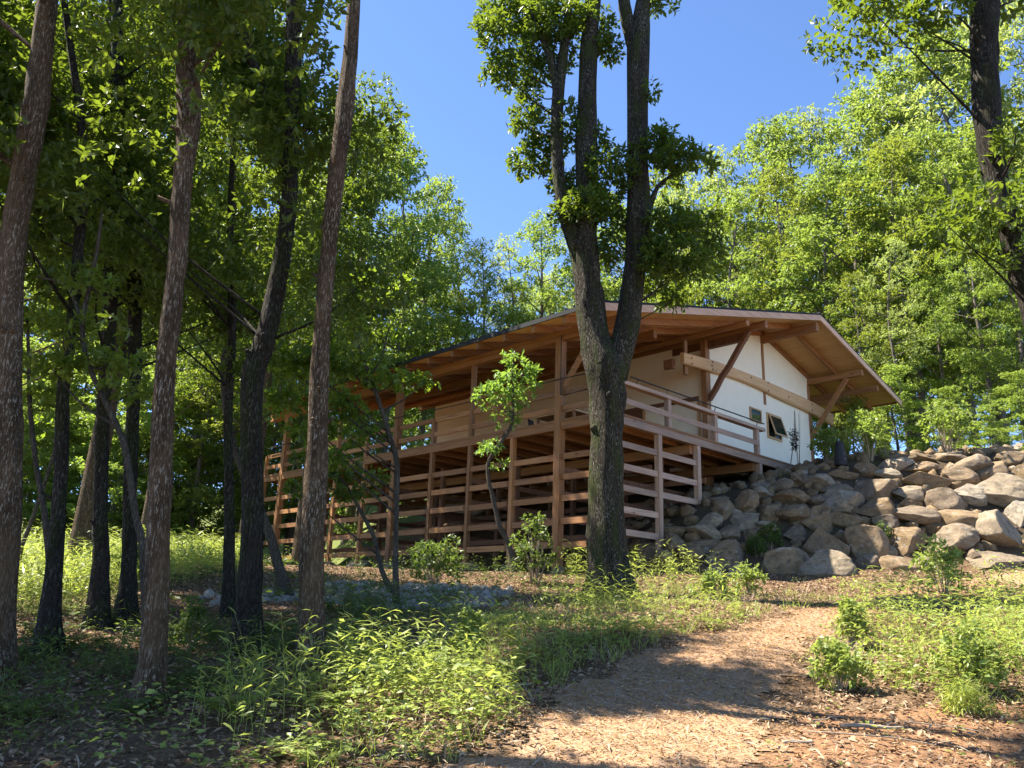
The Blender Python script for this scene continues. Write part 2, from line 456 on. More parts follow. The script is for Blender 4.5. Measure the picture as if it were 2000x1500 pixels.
LIT_ZONES = []                                        # ground kept sunlit: leaf sprays that would shade it are left out
def foliage_mesh(name, blobs, L, wr, k, mat, droop=0.15, spread=0.85, seed=1, org=None):
    """blobs: (x,y,z,rx,ry,rz,sprays); each spray is a rosette of k leaves"""
    r = np.random.default_rng(seed)
    P, O = [], []
    for (x, y, z, rx, ry, rz, n) in blobs:
        n = int(n)
        if n < 1: continue
        d = unit(r.normal(size=(n, 3)))
        rad = r.uniform(0, 1, n) ** 0.42
        q = d * rad[:, None] * np.array([rx, ry, rz])
        P.append(q + np.array([x, y, z])); O.append(d)
    P = np.concatenate(P); O = np.concatenate(O)
    if org is not None:
        Q = P + np.asarray(org)[None]; sdv = np.array(SUN_DIR)
        gx_, gy_ = Q[:, 0], Q[:, 1]
        for _ in range(3):
            tt = (Q[:, 2] - T(gx_, gy_)) / sdv[2]; gx_ = Q[:, 0] - sdv[0] * tt; gy_ = Q[:, 1] - sdv[1] * tt
        gx_ = gx_ + r.normal(0, .28, len(Q)); gy_ = gy_ + r.normal(0, .28, len(Q))
        kill = np.zeros(len(Q), bool)
        for poly, pr_ in LIT_ZONES: kill |= inpoly(gx_, gy_, poly) & (r.uniform(size=len(Q)) < pr_)
        if kill.mean() > .85: kill &= r.uniform(size=len(Q)) < .75
        P = P[~kill]; O = O[~kill]
    ax = unit(O * np.array([1, 1, 0.5]) + r.normal(0, 0.6, O.shape) + np.array([0, 0, 0.25]))
    n = len(P)
    ref = unit(r.normal(size=(n, 3)))
    a = unit(np.cross(ax, ref)); b = np.cross(ax, a)
    Cs, Ds, Ns = [], [], []
    for j in range(k):
        th = j * 2.4 + r.uniform(0, 0.8, n)
        rad_ = np.cos(th)[:, None] * a + np.sin(th)[:, None] * b
        D = unit(rad_ * spread + ax * r.uniform(0.2, 0.8, n)[:, None] + np.array([0, 0, -droop]))
        up = np.array([0, 0, 1.0]) + r.normal(0, 0.45, (n, 3))
        Nn = unit(up - D * (up * D).sum(1)[:, None])
        Cs.append(P + ax * (j * L * 0.12) + r.normal(0, L * 0.12, (n, 3))); Ds.append(D); Ns.append(Nn)
    C = np.concatenate(Cs); D = np.concatenate(Ds); Nn = np.concatenate(Ns)
    LL = L * r.uniform(0.65, 1.25, len(C))
    V = leaf_quads(C, D, Nn, LL, LL * wr * r.uniform(0.8, 1.2, len(C)), 0.05)
    m = len(C)
    return mesh_np(name, V, np.arange(4 * m), np.full(m, 4), mat)

# ------------------------------------------------------------------ ground
def grid_axis(parts):
    out = []
    for a, b, s in parts: out.append(np.arange(a, b, s))
    return np.concatenate(out + [[parts[-1][1]]])
gx = grid_axis([(-300, -60, 20), (-60, -16, 2), (-16, -6, 0.5), (-6, 8, 0.16), (8, 24, 0.4), (24, 60, 2), (60, 301, 20)])
gy = grid_axis([(-60, -4, 4), (-4, 3, 0.5), (3, 18, 0.16), (18, 34, 0.4), (34, 80, 2), (80, 401, 20)])
GX, GY = np.meshgrid(gx, gy)
GZ = T(GX, GY)
nx, ny = len(gx), len(gy)
ii = (np.arange(ny - 1)[:, None] * nx + np.arange(nx - 1)[None]).ravel()
gme = mesh_np('ground', np.stack([GX, GY, GZ], -1).reshape(-1, 3), np.stack([ii, ii + 1, ii + nx + 1, ii + nx], -1), np.full(len(ii), 4), M_GROUND, True)
ground = put('ground', gme)
tag(ground, 'sloping woodland floor of brown leaf litter and reddish soil', 'ground', kind='structure')

def inpoly(x, y, poly):
    x = np.asarray(x); y = np.asarray(y); c = np.zeros(x.shape, bool)
    n = len(poly)
    for i in range(n):
        (x0, y0), (x1, y1) = poly[i], poly[(i + 1) % n]
        with np.errstate(divide='ignore', invalid='ignore'):
            k = ((y0 > y) != (y1 > y)) & (x < (x1 - x0) * (y - y0) / (y1 - y0 + 1e-12) + x0)
        c ^= k
    return c

def zone(pts): return [ground_at(px, py)[:2] for px, py in pts]

Z_PATH = zone([(760, 1530), (960, 1465), (1030, 1400), (1090, 1350), (1230, 1285), (1400, 1228), (1580, 1190), (1740, 1152), (1880, 1132), (2060, 1108),
               (2080, 1134), (1900, 1158), (1760, 1186), (1640, 1222), (1570, 1275), (1545, 1345), (1530, 1410), (1490, 1480), (1480, 1600), (600, 1600)])
Z_SOIL = zone([(1420, 1560), (1500, 1440), (1570, 1390), (1760, 1390), (2100, 1360), (2200, 1560)])
Z_TURF = zone([(-200, 1190), (-200, 1062), (200, 1050), (490, 1040), (480, 1112), (330, 1150), (150, 1205)])
fs = np.where(inpoly(GX, GY, Z_SOIL), 1.0, 0.0)
hv_ = (GX - HC[0]) * HV[0] + (GY - HC[1]) * HV[1]; hu_ = (GX - HC[0]) * HU[0] + (GY - HC[1]) * HU[1]
ft = np.where(inpoly(GX, GY, Z_TURF) | ((GY > 30) & ~((hv_ > -3) & (hv_ < 16) & (hu_ > -2) & (hu_ < 21))), 0.8, 0.0)
fe = np.clip((GZ - (0.125 * np.minimum(GY, 20) + 0.045 * np.clip(GY - 20, 0, 400) + 0.045 * np.clip(GX, 0, 30)) - .15) / .4, 0, 1) * (GY < 30)  # mound soil, darkened to deepen the shade between the boulders
for nm, arr in (('soil', fs), ('turf', ft), ('earth_shade', fe)):
    for _ in range(3):
        a = arr.copy(); a[1:-1, 1:-1] = (arr[1:-1, 1:-1] * 2 + arr[:-2, 1:-1] + arr[2:, 1:-1] + arr[1:-1, :-2] + arr[1:-1, 2:]) / 6; arr = a
    at = gme.attributes.new(nm, 'FLOAT', 'POINT'); at.data.foreach_set('value', arr.ravel().astype(np.float32))

LIT_ZONES += [(zone(q), pr_) for q, pr_ in (
    ([(330, 1540), (480, 1440), (640, 1350), (800, 1292), (950, 1235), (1040, 1215), (1070, 1290), (1090, 1380), (1060, 1540)], 1.0),
    ([(900, 1580), (1020, 1410), (1180, 1372), (1430, 1362), (1570, 1295), (1700, 1260), (2050, 1240), (2100, 1560)], 1.0),
    ([(1240, 1300), (1450, 1232), (1610, 1190), (1570, 1270), (1420, 1322)], .9),
    ([(1700, 1160), (1800, 1112), (2100, 1095), (2100, 1150), (1850, 1180)], .9),
    ([(-100, 1200), (-100, 1060), (490, 1040), (440, 1090), (250, 1165)], 1.0))]

# path: a chip bed that follows the slope, with a ragged edge
px_ = np.arange(-3.5, 16, 0.05); py_ = np.arange(3.2, 21, 0.05)
PX, PY = np.meshgrid(px_, py_)
JX = PX + 0.12 * np.sin(PY * 5.1) + 0.07 * np.sin(PX * 9.3 + PY * 4) + rng.normal(0, .05, PX.shape); JY = PY + 0.10 * np.sin(PX * 6.3 + 1) + 0.05 * np.sin(PY * 11) + rng.normal(0, .05, PX.shape)
ins = inpoly(JX, JY, Z_PATH)
cell = ins[:-1, :-1] & ins[1:, :-1] & ins[:-1, 1:] & ins[1:, 1:]
ci = np.argwhere(cell); w_ = len(px_)
i0 = ci[:, 0] * w_ + ci[:, 1]
used, inv = np.unique(np.stack([i0, i0 + 1, i0 + w_ + 1, i0 + w_], -1).ravel(), return_inverse=True)
PV = np.stack([PX.ravel()[used], PY.ravel()[used], T(PX.ravel()[used], PY.ravel()[used]) + 0.010], -1)
path = put('path', mesh_np('path', PV, inv, np.full(len(i0), 4), M_PATH, True))
tag(path, 'footpath of pale wood chips climbing past the boulders', 'path', kind='structure')

def scatter(n, box, test=None):
    x = rng.uniform(box[0], box[1], n); y = rng.uniform(box[2], box[3], n)
    if test is not None:
        k = test(x, y); x, y = x[k], y[k]
    return x, y

def flat_bits(name, x, y, L, wr, mat, lift, tilt, label, cat):
    n = len(x)
    z = T(x, y) + lift + rng.uniform(0, 0.012, n)
    a = rng.uniform(0, 6.283, n)
    D = unit(np.stack([np.cos(a), np.sin(a), rng.normal(0, tilt, n)], -1))
    D[:, 2] += D[:, 1] * 0.12; D = unit(D)
    up = np.array([0, -0.12, 1.0]) + rng.normal(0, tilt, (n, 3))
    Nn = unit(up - D * (up * D).sum(1)[:, None])
    LL = L * rng.uniform(0.5, 1.4, n)
    V = leaf_quads(np.stack([x, y, z], -1) - D * LL[:, None] / 2, D, Nn, LL, LL * wr * rng.uniform(0.7, 1.3, n), 0.06)
    o = put(name, mesh_np(name, V, np.arange(4 * n), np.full(n, 4), mat))
    return tag(o, label, cat, kind='stuff')

on_path = lambda x, y: inpoly(x + 0.12 * np.sin(y * 5.1) + rng.normal(0, .16, len(x)), y + rng.normal(0, .16, len(x)) + 0.10 * np.sin(x * 6.3 + 1), Z_PATH)
x, y = scatter(190000, (-3.5, 10, 3.2, 17), lambda x, y: on_path(x, y) | (inpoly(x, y, Z_SOIL) & (rng.uniform(size=len(x)) < .25)))
flat_bits('wood_chips', x, y, 0.040, 0.24, M_CHIP, 0.016, 0.22, 'loose pale wood chips strewn along the footpath', 'wood chips')
x, y = scatter(150000, (-9, 14, 3.2, 20), lambda x, y: ~on_path(x, y) & (~inpoly(x, y, Z_SOIL) | (rng.uniform(size=len(x)) < 0.75)))
flat_bits('leaf_litter', x, y, 0.060, 0.42, M_LIT, 0.012, 0.30, 'fallen brown oak leaves lying over the slope', 'leaf litter')
x, y = scatter(16000, (-3, 10, 3.2, 16), lambda x, y: on_path(x, y) | (rng.uniform(size=len(x)) < 0.3))
flat_bits('twig_litter', x, y, 0.13, 0.07, M_STICK, 0.02, 0.2, 'thin dead twigs scattered over path and soil', 'twigs')

# ------------------------------------------------------------------ boulders
def boulder_mesh(seed, sub=3):
    import bmesh
    r = np.random.default_rng(seed)
    bm = bmesh.new()
    bmesh.ops.create_icosphere(bm, subdivisions=sub + 1 + (sub >= 3), radius=1.0)
    P = np.array([v.co[:] for v in bm.verts])
    for _ in range(10):
        nrm = unit(r.normal(size=(1, 3)))[0]; d = r.uniform(0.44, 0.80)
        e = P @ nrm - d
        P = P - np.where(e > 0, e * 0.97, 0)[:, None] * nrm
    for f, a in ((1.7, 0.04), (4.5, 0.028), (9.0, 0.018), (19.0, 0.009)):
        w = r.normal(0, f, (3, 3)); ph = r.uniform(0, 6.28, 3)
        P = P * (1 + a * np.sin(P @ w + ph).sum(1) / 1.7)[:, None]
    P /= np.abs(P).max(0)
    for v, p in zip(bm.verts, P): v.co = p
    me = bpy.data.meshes.new('boulder'); bm.to_mesh(me); bm.free()
    me.polygons.foreach_set('use_smooth', np.ones(len(me.polygons), bool))
    me.materials.append(M_STONE)
    return me
BME = [boulder_mesh(100 + i) for i in range(12)]
SMALLB = [boulder_mesh(300 + i, 1) for i in range(6)]

# centre x, y and half sizes, measured in an enlargement of the pile
BL = [
 (1790,155,52,22),(1870,150,60,22),(1980,140,45,28),(1505,188,72,32),(1640,168,62,18),(1370,185,62,24),(1910,185,82,34),(1670,192,62,20),
 (1740,228,92,50),(1500,232,78,28),(1360,222,92,34),(1210,240,62,34),(1850,250,92,42),(1330,265,66,28),(1100,265,62,24),(1985,265,50,50),
 (1660,275,96,42),(1500,285,92,42),(905,300,42,32),(955,302,52,36),(1015,305,60,38),(725,320,48,28),(815,325,62,36),(1275,335,106,58),
 (1090,345,72,32),(1890,345,126,84),(1450,358,90,36),(1730,365,72,52),(740,360,58,32),(870,385,86,42),(525,390,52,26),(640,400,68,58),
 (1110,392,102,62),(1580,395,96,66),(985,395,42,28),(1290,432,112,46),(1435,408,42,30),(520,440,58,48),(760,440,54,52),(600,457,32,24),
 (880,460,82,52),(1960,455,60,66),(895,490,36,34),(1470,467,112,46),(1300,492,72,40),(1700,482,112,74),(1000,475,84,64),(1100,486,82,42),
 (640,500,68,46),(470,495,62,42),(1885,542,116,100),(1560,525,62,24),(310,540,74,34),(450,545,82,42),(740,522,62,28),(560,560,54,44),
 (1640,576,122,68),(890,556,62,38),(680,560,56,40),(1190,582,120,92),(1010,602,82,92),(440,606,78,36),(1410,586,102,66),(320,616,58,58),
 (260,590,46,44),(550,660,104,76),(1780,665,50,42),(380,655,56,48),(250,682,56,46),(170,650,46,56),(1880,692,110,44),(1400,705,92,62),
 (810,706,128,112),(1040,722,126,88),(500,742,60,38),(610,747,56,50),(1230,700,66,44),(1560,640,52,34),(1320,640,44,30),(1500,700,50,36),
]
rows = ['topmost', 'second', 'third', 'fourth', 'fifth', 'bottom']
BL.sort(key=lambda b: b[1])
GB = 'boulders piled beside the lodge'
info = []
for (zx, zy, rx, ry) in BL:
    px, py = 1200 + zx * 0.4, 820 + zy * 0.4
    P = np.array(ground_at(px, py + ry * 0.12)); t = P[1] / ray(px, py)[1]
    info.append([px, py, rx * 0.4 * t / F_PX * 1.25, ry * 0.4 * t / F_PX * 1.30, P])
cuts = np.quantile([i[1] for i in info], [0.17, 0.34, 0.5, 0.67, 0.84])
by_row = {}
for b in info: by_row.setdefault(int(np.searchsorted(cuts, b[1])), []).append(b)
ORD = ['first', 'second', 'third', 'fourth', 'fifth', 'sixth', 'seventh', 'eighth', 'ninth', 'tenth', 'eleventh', 'twelfth', 'thirteenth', 'fourteenth', 'fifteenth', 'sixteenth', 'seventeenth', 'eighteenth', 'nineteenth', 'twentieth']
nb = 0
for ri in sorted(by_row):
    for k, (px, py, a, c, P) in enumerate(sorted(by_row[ri], key=lambda b: b[0])):
        o = put('boulder', BME[nb % 12] if a > 0.28 else SMALLB[nb % 6])
        o.location = (P[0], P[1] - 0.02 * a, P[2])
        o.scale = (a, (a + c) * 0.52, c)
        o.rotation_euler = (rng.normal(0, 0.12), rng.normal(0, 0.10), 0.0)
        size = 'huge' if a > 0.7 else 'large' if a > 0.45 else 'mid sized' if a > 0.28 else 'small'
        shp = 'squat' if a > 1.7 * c else 'upright' if c > a else 'blocky'
        tag(o, f'{size} {shp} boulder in the {rows[ri]} course of the pile, {ORD[k]} from lodge', 'boulder', GB)
        nb += 1
# small stones wedged between the boulders
fx, fy = scatter(2600, (3.0, 15.5, 19.3, 25.6))
k = (T(fx, fy) > 0.125 * np.minimum(fy, 20) + 0.045 * fx + 0.35)
fx, fy = fx[k][:420], fy[k][:420]
V0 = np.array([v.co[:] for v in SMALLB[0].vertices]); 
def stones(name, x, y, r0, r1, mat, lift, label, cat, meshes):
    Vs, Ls, n0 = [], [], 0
    for i, (a, b) in enumerate(zip(x, y)):
        me = meshes[i % len(meshes)]
        V = np.array([v.co[:] for v in me.vertices]) * rng.uniform(r0, r1) * rng.uniform(0.7, 1.2, 3)
        th = rng.uniform(0, 6.28); c_, s_ = math.cos(th), math.sin(th)
        V = V @ np.array([[c_, s_, 0], [-s_, c_, 0], [0, 0, 1]])
        Vs.append(V + np.array([a, b, T(a, b) + lift]))
        Ls.append(np.array([p.vertices[:] for p in me.polygons]) + n0); n0 += len(V)
    L_ = np.concatenate(Ls)
    o = put(name, mesh_np(name, np.concatenate(Vs), L_, np.full(len(L_), 3), mat, True))
    return tag(o, label, cat, kind='stuff')
TINY = [boulder_mesh(500 + i, 0) for i in range(5)]
stones('rubble', fx, fy, 0.10, 0.26, M_STONE, 0.0, 'small stones wedged between the piled boulders', 'rubble', TINY)
zp = zone([(380, 1165), (560, 1150), (700, 1140), (860, 1145), (1000, 1150), (1000, 1182), (820, 1192), (640, 1180), (420, 1182)])
zx_, zy_ = np.array(zp).T
x, y = scatter(6000, (zx_.min(), zx_.max(), zy_.min(), zy_.max()), lambda x, y: inpoly(x, y, zp))
stones('cobbles', x[:520], y[:520], 0.04, 0.11, M_PEB, 0.0, 'strip of pale grey cobbles below the lodge posts', 'cobbles', TINY)

# ------------------------------------------------------------------ lodge (local X along the gable, local Y along the veranda, Z up)
lodge = thing('timber_lodge', 'timber lodge with cream gable wall, slatted veranda and wide low roof on the slope', 'lodge', tuple(HC), math.radians(43.79))
RZ = math.radians(43.79)
def gz(v, u):
    P = HC + HV * v + HU * u
    return float(T(P[0], P[1])) - HC[2]
RIDGE, EAVE_L, EAVE_R = 11.1, -1.1, 17.9
U0, U1 = -0.5, 17.6
PITCH = 0.258
def rt(v): return 2.79 + PITCH * (v + 1.1) if v <= RIDGE else 2.79 + PITCH * (RIDGE + 1.1) - PITCH * (v - RIDGE)
def part(name, m, mat, parent=lodge, label=None, smooth=False):
    o = m.build(name, mat, parent, smooth)
    if label: o['label'] = label
    return o

# posts of the veranda side
LP = [(0.0, .17, 0), (1.72, .21, 2), (3.46, .13, 1), (5.25, .125, 2), (7.02, .13, 1), (8.93, .21, 2), (10.66, .13, 1), (12.45, .13, 2), (14.2, .13, 1), (16.3, .21, 2), (17.7, .13, 1)]
for (u, w, k) in LP:
    top = {0: 0.42, 1: 1.06, 2: 2.52}[k]
    part('post', MB().box((-w / 2, u - w / 2, gz(0, u) - 0.25), (w / 2, u + w / 2, top)), M_WZ)
# posts of the gable side
for v in (1.92, 3.74, 7.14):
    w = 0.15
    part('post', MB().box((v, -w / 2, gz(v, 0) - 0.4), (v + w, w / 2, -0.002)), M_GZ, label='shade-toned grey brown post under the deck edge')
for v in (2.46, 4.78, 7.16):
    part('baluster', MB().box((v, -0.02, 0.268), (v + 0.14, 0.12, 1.09)), M_GZ)
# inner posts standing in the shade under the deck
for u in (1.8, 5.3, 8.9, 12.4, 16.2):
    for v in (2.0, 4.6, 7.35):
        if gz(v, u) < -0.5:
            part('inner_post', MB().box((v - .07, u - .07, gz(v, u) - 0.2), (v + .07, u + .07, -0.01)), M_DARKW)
# slatted rails
RH, RTK = 0.155, 0.045
us = [p[0] for p in LP]
for z in (-0.63, -1.18, -1.73, -2.32, -2.92):
    for a, b in zip(us[:-1], us[1:]):
        off = rng.normal(0, 0.008)
        part('rail', MB().box((-RTK / 2 - 0.02, a + 0.02 + rng.uniform(0, .012), z - RH + off), (RTK / 2 - 0.02, b + 0.17, z + off)) if b < 17 else
             MB().box((-RTK / 2 - 0.02, a + 0.02, z - RH + off), (RTK / 2 - 0.02, b + 0.3, z + off)), M_WY)
gvs = [-0.14, 1.99, 3.81]
for z in (-0.42, -0.99, -1.515, -2.06, -2.61):
    for a, b in zip(gvs[:-1], gvs[1:]):
        if z > gz((a + b) / 2 + .6, 0) - 0.1:
            off = rng.normal(0, 0.006)
            part('rail', MB().box((a, -RTK / 2 - 0.012, z - RH + off), (b + 0.12, RTK / 2 - 0.012, z + off)), M_GX, label='shade-toned pale grey rail of the gable side')
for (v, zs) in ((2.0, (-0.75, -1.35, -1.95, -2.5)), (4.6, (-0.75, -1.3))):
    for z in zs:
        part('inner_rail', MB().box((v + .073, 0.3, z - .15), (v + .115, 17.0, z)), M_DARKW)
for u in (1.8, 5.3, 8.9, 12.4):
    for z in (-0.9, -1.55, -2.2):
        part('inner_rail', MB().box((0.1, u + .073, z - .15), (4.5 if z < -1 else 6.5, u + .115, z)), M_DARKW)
# deck
DECK_V = 9.9
dk = part('deck', MB().box((-0.10, -0.10, 0.20), (7.30, 18.4, 0.265)).box((7.301, -0.10, 0.20), (DECK_V, 1.76, 0.265)), M_WX)
part('edge_beam', MB().box((-.085, 0.088, 0), (.085, 18.3, 0.198)), M_WY)
part('edge_beam', MB().box((-.0868, -.085, 0.001), (DECK_V, .085, 0.197)), M_GX, label='shade-toned deck beam along the gable side')
for i in range(19):
    u = 0.5 + i * 0.95
    part('joist', MB().box((0.09, u, 0.02), (7.28, u + 0.09, 0.197)), M_WX)
part('girder', MB().box((3.6, 0.09, -0.24), (3.75, 18, 0.018)), M_WY)
part('girder', MB().box((7.0, 0.09, -0.24), (7.15, 18, 0.018)), M_WY)
# railings above the deck
for a, b in zip(us[:-1], us[1:]):
    hr = part('handrail', MB().box((-.03, a - .02, 0.955), (.02, b + .12, 1.10)), M_WY)
    part('rail', MB().box((-.045, a + .02, 0.50), (0.0, b + .10, 0.65)), M_WY)
part('handrail', MB().box((-0.05, -0.05, 1.091), (7.64, 0.16, 1.19)), M_GX, label='broad shade-toned cap of the gable side railing')
part('rail', MB().box((0.02, -.046, 0.565), (7.25, -.021, 0.72)), M_GX, label='shade-toned mid rail of the gable side railing')
pr = part('pipe_rail', MB().tube([(0.9, 0.05, 1.37), (7.75, 0.05, 1.37)], [.02, .02], 8), M_BLACK, label='black steel pipe rail above the gable side handrail')
for v in (1.2, 2.55, 4.95, 7.35):
    part('bracket', MB().tube([(v, 0.05, 1.36), (v - .1, 0.05, 1.19)], [.012, .012], 6), M_BLACK, pr)
wp = [(-.13, u, 1.37 - 0.05 * math.sin(math.pi * ((u - 1.7) % 7.2) / 7.2)) for u in np.linspace(0.1, 17.5, 60)]
part('cable', MB().tube(wp, [.014] * 60, 6), M_BLACK, label='black cable strung along the veranda posts')
part('cable', MB().tube([(-.12, 1.6, 2.6), (-.125, 1.6, 0.95), (-.1, 1.5, 0.9), (-.1, 0.1, 0.98)], [.013] * 4, 6), M_BLACK)
# eave beam, purlins, rafters
def purlin(v, z1, h, w, u0, u1, mat=None, log=False):
    m = MB()
    if log: m.tube([(v, u, z1 - h / 2) for u in np.linspace(u0, u1, 12)], [h / 2 * (1 + rng.normal(0, .02)) for _ in range(12)], 12)
    else: m.box((v - w / 2, u0, z1 - h), (v + w / 2, u1, z1))
    return part('purlin', m, mat or M_WY, smooth=False)
RD = 0.17                                      # rafter depth
def und(v): return rt(v) - 0.16 - RD           # underside of the rafters
purlin(0.0, und(0.0), 0.27, 0.20, U0 + .1, U1)
purlin(3.6, und(3.6), 0.26, 0.16, 1.2, U1)
purlin(6.24, und(6.24), 0.20, 0.20, -0.4, U1, log=True)
purlin(7.45, und(7.45), 0.24, 0.16, -0.38, U1)
purlin(RIDGE, und(RIDGE) - 0.0, 0.30, 0.18, -0.38, U1)
purlin(14.65, und(14.65), 0.22, 0.16, -0.38, U1)
purlin(15.95, und(15.95), 0.22, 0.14, -0.40, U1)
part('bracket_beam', MB().box((7.36, 0.35, und(7.45) - .50), (7.54, 3.2, und(7.45) - .245)), M_DARKW)
part('bracket_beam', MB().box((15.87, 0.75, und(15.95) - .46), (16.03, 2.4, und(15.95) - .225)), M_WY)
def slope_piece(name, va, vb, u0, u1, top_off, th, mat, label=None, parent=lodge):
    m = MB()
    za, zb = rt(va) - top_off, rt(vb) - top_off
    V = [(va, u0, za - th), (vb, u0, zb - th), (vb, u1, zb - th), (va, u1, za - th), (va, u0, za), (vb, u0, zb), (vb, u1, zb), (va, u1, za)]
    if va > vb: V = [V[1], V[0], V[3], V[2], V[5], V[4], V[7], V[6]]
    m.add(V, BOXF)
    return part(name, m, mat, parent, label)
roof = slope_piece('roof', EAVE_L, RIDGE, U0 - .02, U1 + .02, 0.0, 0.07, M_ROOF, 'dark metal roof slope over the veranda')
roof2 = slope_piece('roof', RIDGE + .001, EAVE_R, U0 - .02, U1 + .02, 0.0, 0.07, M_ROOF, 'dark metal roof slope over the hill side')
part('ridge_cap', MB().tube([(RIDGE, U0 - .03, rt(RIDGE) + 0.0), (RIDGE, U1 + .03, rt(RIDGE) + 0.0)], [.05, .05], 8), M_ROOF, roof)
# standing seams show as small nicks along the eave
sm_ = MB()
for u in np.arange(U0 + .2, U1, 0.45): 
    sm_.add([(EAVE_L, u, rt(EAVE_L) + .001), (RIDGE, u, rt(RIDGE) + .001), (RIDGE, u + .03, rt(RIDGE) + .001), (EAVE_L, u + .03, rt(EAVE_L) + .001),
             (EAVE_L, u, rt(EAVE_L) + .035), (RIDGE, u, rt(RIDGE) + .035), (RIDGE, u + .03, rt(RIDGE) + .035), (EAVE_L, u + .03, rt(EAVE_L) + .035)], [(4, 5, 6, 7), (0, 1, 5, 4), (2, 3, 7, 6), (3, 0, 4, 7)])
part('roof_seam', sm_, M_ROOF, roof)
# soffit boards, each course its own strip with a shadow gap
def soffit(va, vb):
    m = MB(); vs = np.arange(min(va, vb), max(va, vb) - .05, 0.20)
    for v in vs:
        a, b = v, min(v + 0.192, max(va, vb))
        z0, z1 = rt(a) - .075, rt(b) - .075
        j = rng.uniform(0, .004)
        m.add([(a, U0 + .05, z0 - .04 - j), (b, U0 + .05, z1 - .04 - j), (b, U1 - .02, z1 - .04 - j), (a, U1 - .02, z0 - .04 - j), (a, U0 + .05, z0), (b, U0 + .05, z1), (b, U1 - .02, z1), (a, U1 - .02, z0)], BOXF)
    return part('soffit', m, M_SOF)
soffit(EAVE_L + .06, RIDGE - .01); soffit(RIDGE + .01, EAVE_R - .06)
for u in [0.62 + 1.105 * i for i in range(16)]:
    slope_piece('rafter', EAVE_L + .05, RIDGE - .03, u, u + .09, 0.125, RD + .03, M_WX)
    slope_piece('rafter', RIDGE + .03, EAVE_R - .05 - (0.0 if rng.uniform() < .5 else .0), u, u + .09, 0.125, RD + .03, M_WX)
# barge boards and fascia
for (a, b) in ((EAVE_L - .005, RIDGE - .001), (RIDGE + .001, EAVE_R + .005)):
    slope_piece('barge_board', a, b, U0 - .035, U0 + .03, 0.072, 0.20, M_BARGE)
part('fascia', MB().box((EAVE_L - .02, U0 + .05, rt(EAVE_L) - .13), (EAVE_L + .02, U1, rt(EAVE_L) - .072)), M_ROOF, label='thin dark gutter strip along the veranda eave')
part('fascia', MB().box((EAVE_R - .02, U0 + .05, rt(EAVE_R) - .16), (EAVE_R + .02, U1, rt(EAVE_R) - .072)), M_WY)
# walls
WU, WV0, WV1, WUE = 1.8, 7.4, 14.62, 16.4
def ceil_(v): return und(v) - 0.02 if v < 999 else 0
wl = MB()
vs = [WV0 + .001, RIDGE, WV1 - .001]
bz = 0.10
fr = [(WV0, WU, bz), (WV1, WU, bz), (WV1, WU, rt(WV1) - .13), (RIDGE, WU, rt(RIDGE) - .13), (WV0, WU, rt(WV0) - .13)]
bk = [(x, WUE, z) for x, _, z in fr]
wl.add(fr + bk, [(0, 1, 2, 3, 4), (9, 8, 7, 6, 5), (0, 4, 9, 5), (1, 6, 7, 2), (0, 5, 6, 1)])
wall = part('wall', wl, M_PLAS, label='cream plastered gable and side walls')
# timber frame of the gable wall, standing proud of the plaster
part('corner_post', MB().box((WV0 - .19, WU - .03, gz(WV0, WU) - .1), (WV0 + .065, WU + .16, und(7.45) - .245)), M_WZ)
part('corner_post', MB().box((WV1 - .10, WU - .03, gz(WV1, WU) - .3), (WV1 + .07, WU + .16, und(14.65) - .225)), M_WZ)
part('king_post', MB().box((RIDGE - .075, WU - .028, 2.95), (RIDGE + .075, WU + .05, und(RIDGE) - .303)), M_WZ)
for (a, b) in ((WV0 + .07, RIDGE - .08), (RIDGE + .08, WV1 - .05)):
    slope_piece('wall_rafter', a, b, WU - .028, WU + .06, 0.125, 0.19, M_WX)
# arched log tie beam
ab = []
for v, z, h in ((5.72, 3.40, .38), (7.4, 3.53, .42), (9.0, 3.61, .37), (10.5, 3.62, .40), (12.0, 3.57, .46), (14.4, 3.52, .50), (16.35, 3.35, .50)):
    ab.append((v, z, h))
ab = spline(ab, 28)
m = MB(); V = []
for v, z, h in ab:
    for (dy, dz) in ((-.15, -.42), (-.15, .42), (-.11, .5), (.0, .5), (.0, -.5), (-.11, -.5)): V.append((v, WU - .03 + dy, z + dz * h))
F = [tuple(range(6))[::-1]] + [(6 * i + j, 6 * i + (j + 1) % 6, 6 * i + 6 + (j + 1) % 6, 6 * i + 6 + j) for i in range(27) for j in range(6)] + [tuple(27 * 6 + j for j in range(6))]
m.add(V, [f[::-1] for f in F])
tie = part('tie_beam', m, M_PINE, label='long bowed pale log beam across the gable wall')
pg = MB()
for v, z in ((6.15, 3.50), (6.15, 3.30), (7.4, 3.66), (7.35, 3.52), (7.4, 3.40), (11.1, 3.75), (11.1, 3.45), (14.5, 3.62), (14.5, 3.38), (9.9, 3.68), (12.6, 3.52)):
    pg.box((v - .035, WU - .19, z - .03), (v + .035, WU - .178, z + .03))
part('peg', pg, M_DARKW, tie)
part('hanger', MB().box((6.0, WU - .02, 2.95), (6.16, WU + .06, und(6.1) - .2)), M_WZ)
part('cross_beam', MB().box((5.62, WU + .2, 3.12), (5.78, WU + .55, 3.42)), M_DARKW)
# braces
part('brace', MB().beam((7.33, WU - .04, 2.35), (7.33, 0.18, 4.42), .15, .16, (1, 0, 0), 1.0, 6, .012), M_DARKW, label='dark rough brace propping the roof beam')
part('brace', MB().beam((14.6, WU - .04, 2.35), (14.6, 0.20, und(14.65) - .23), .14, .15, (1, 0, 0), 1.0, 4, .006), M_WX)
part('brace', MB().beam((0, 1.60, 1.15), (0, 0.55, und(0) - .28), .10, .12, (1, 0, 0)), M_WY)
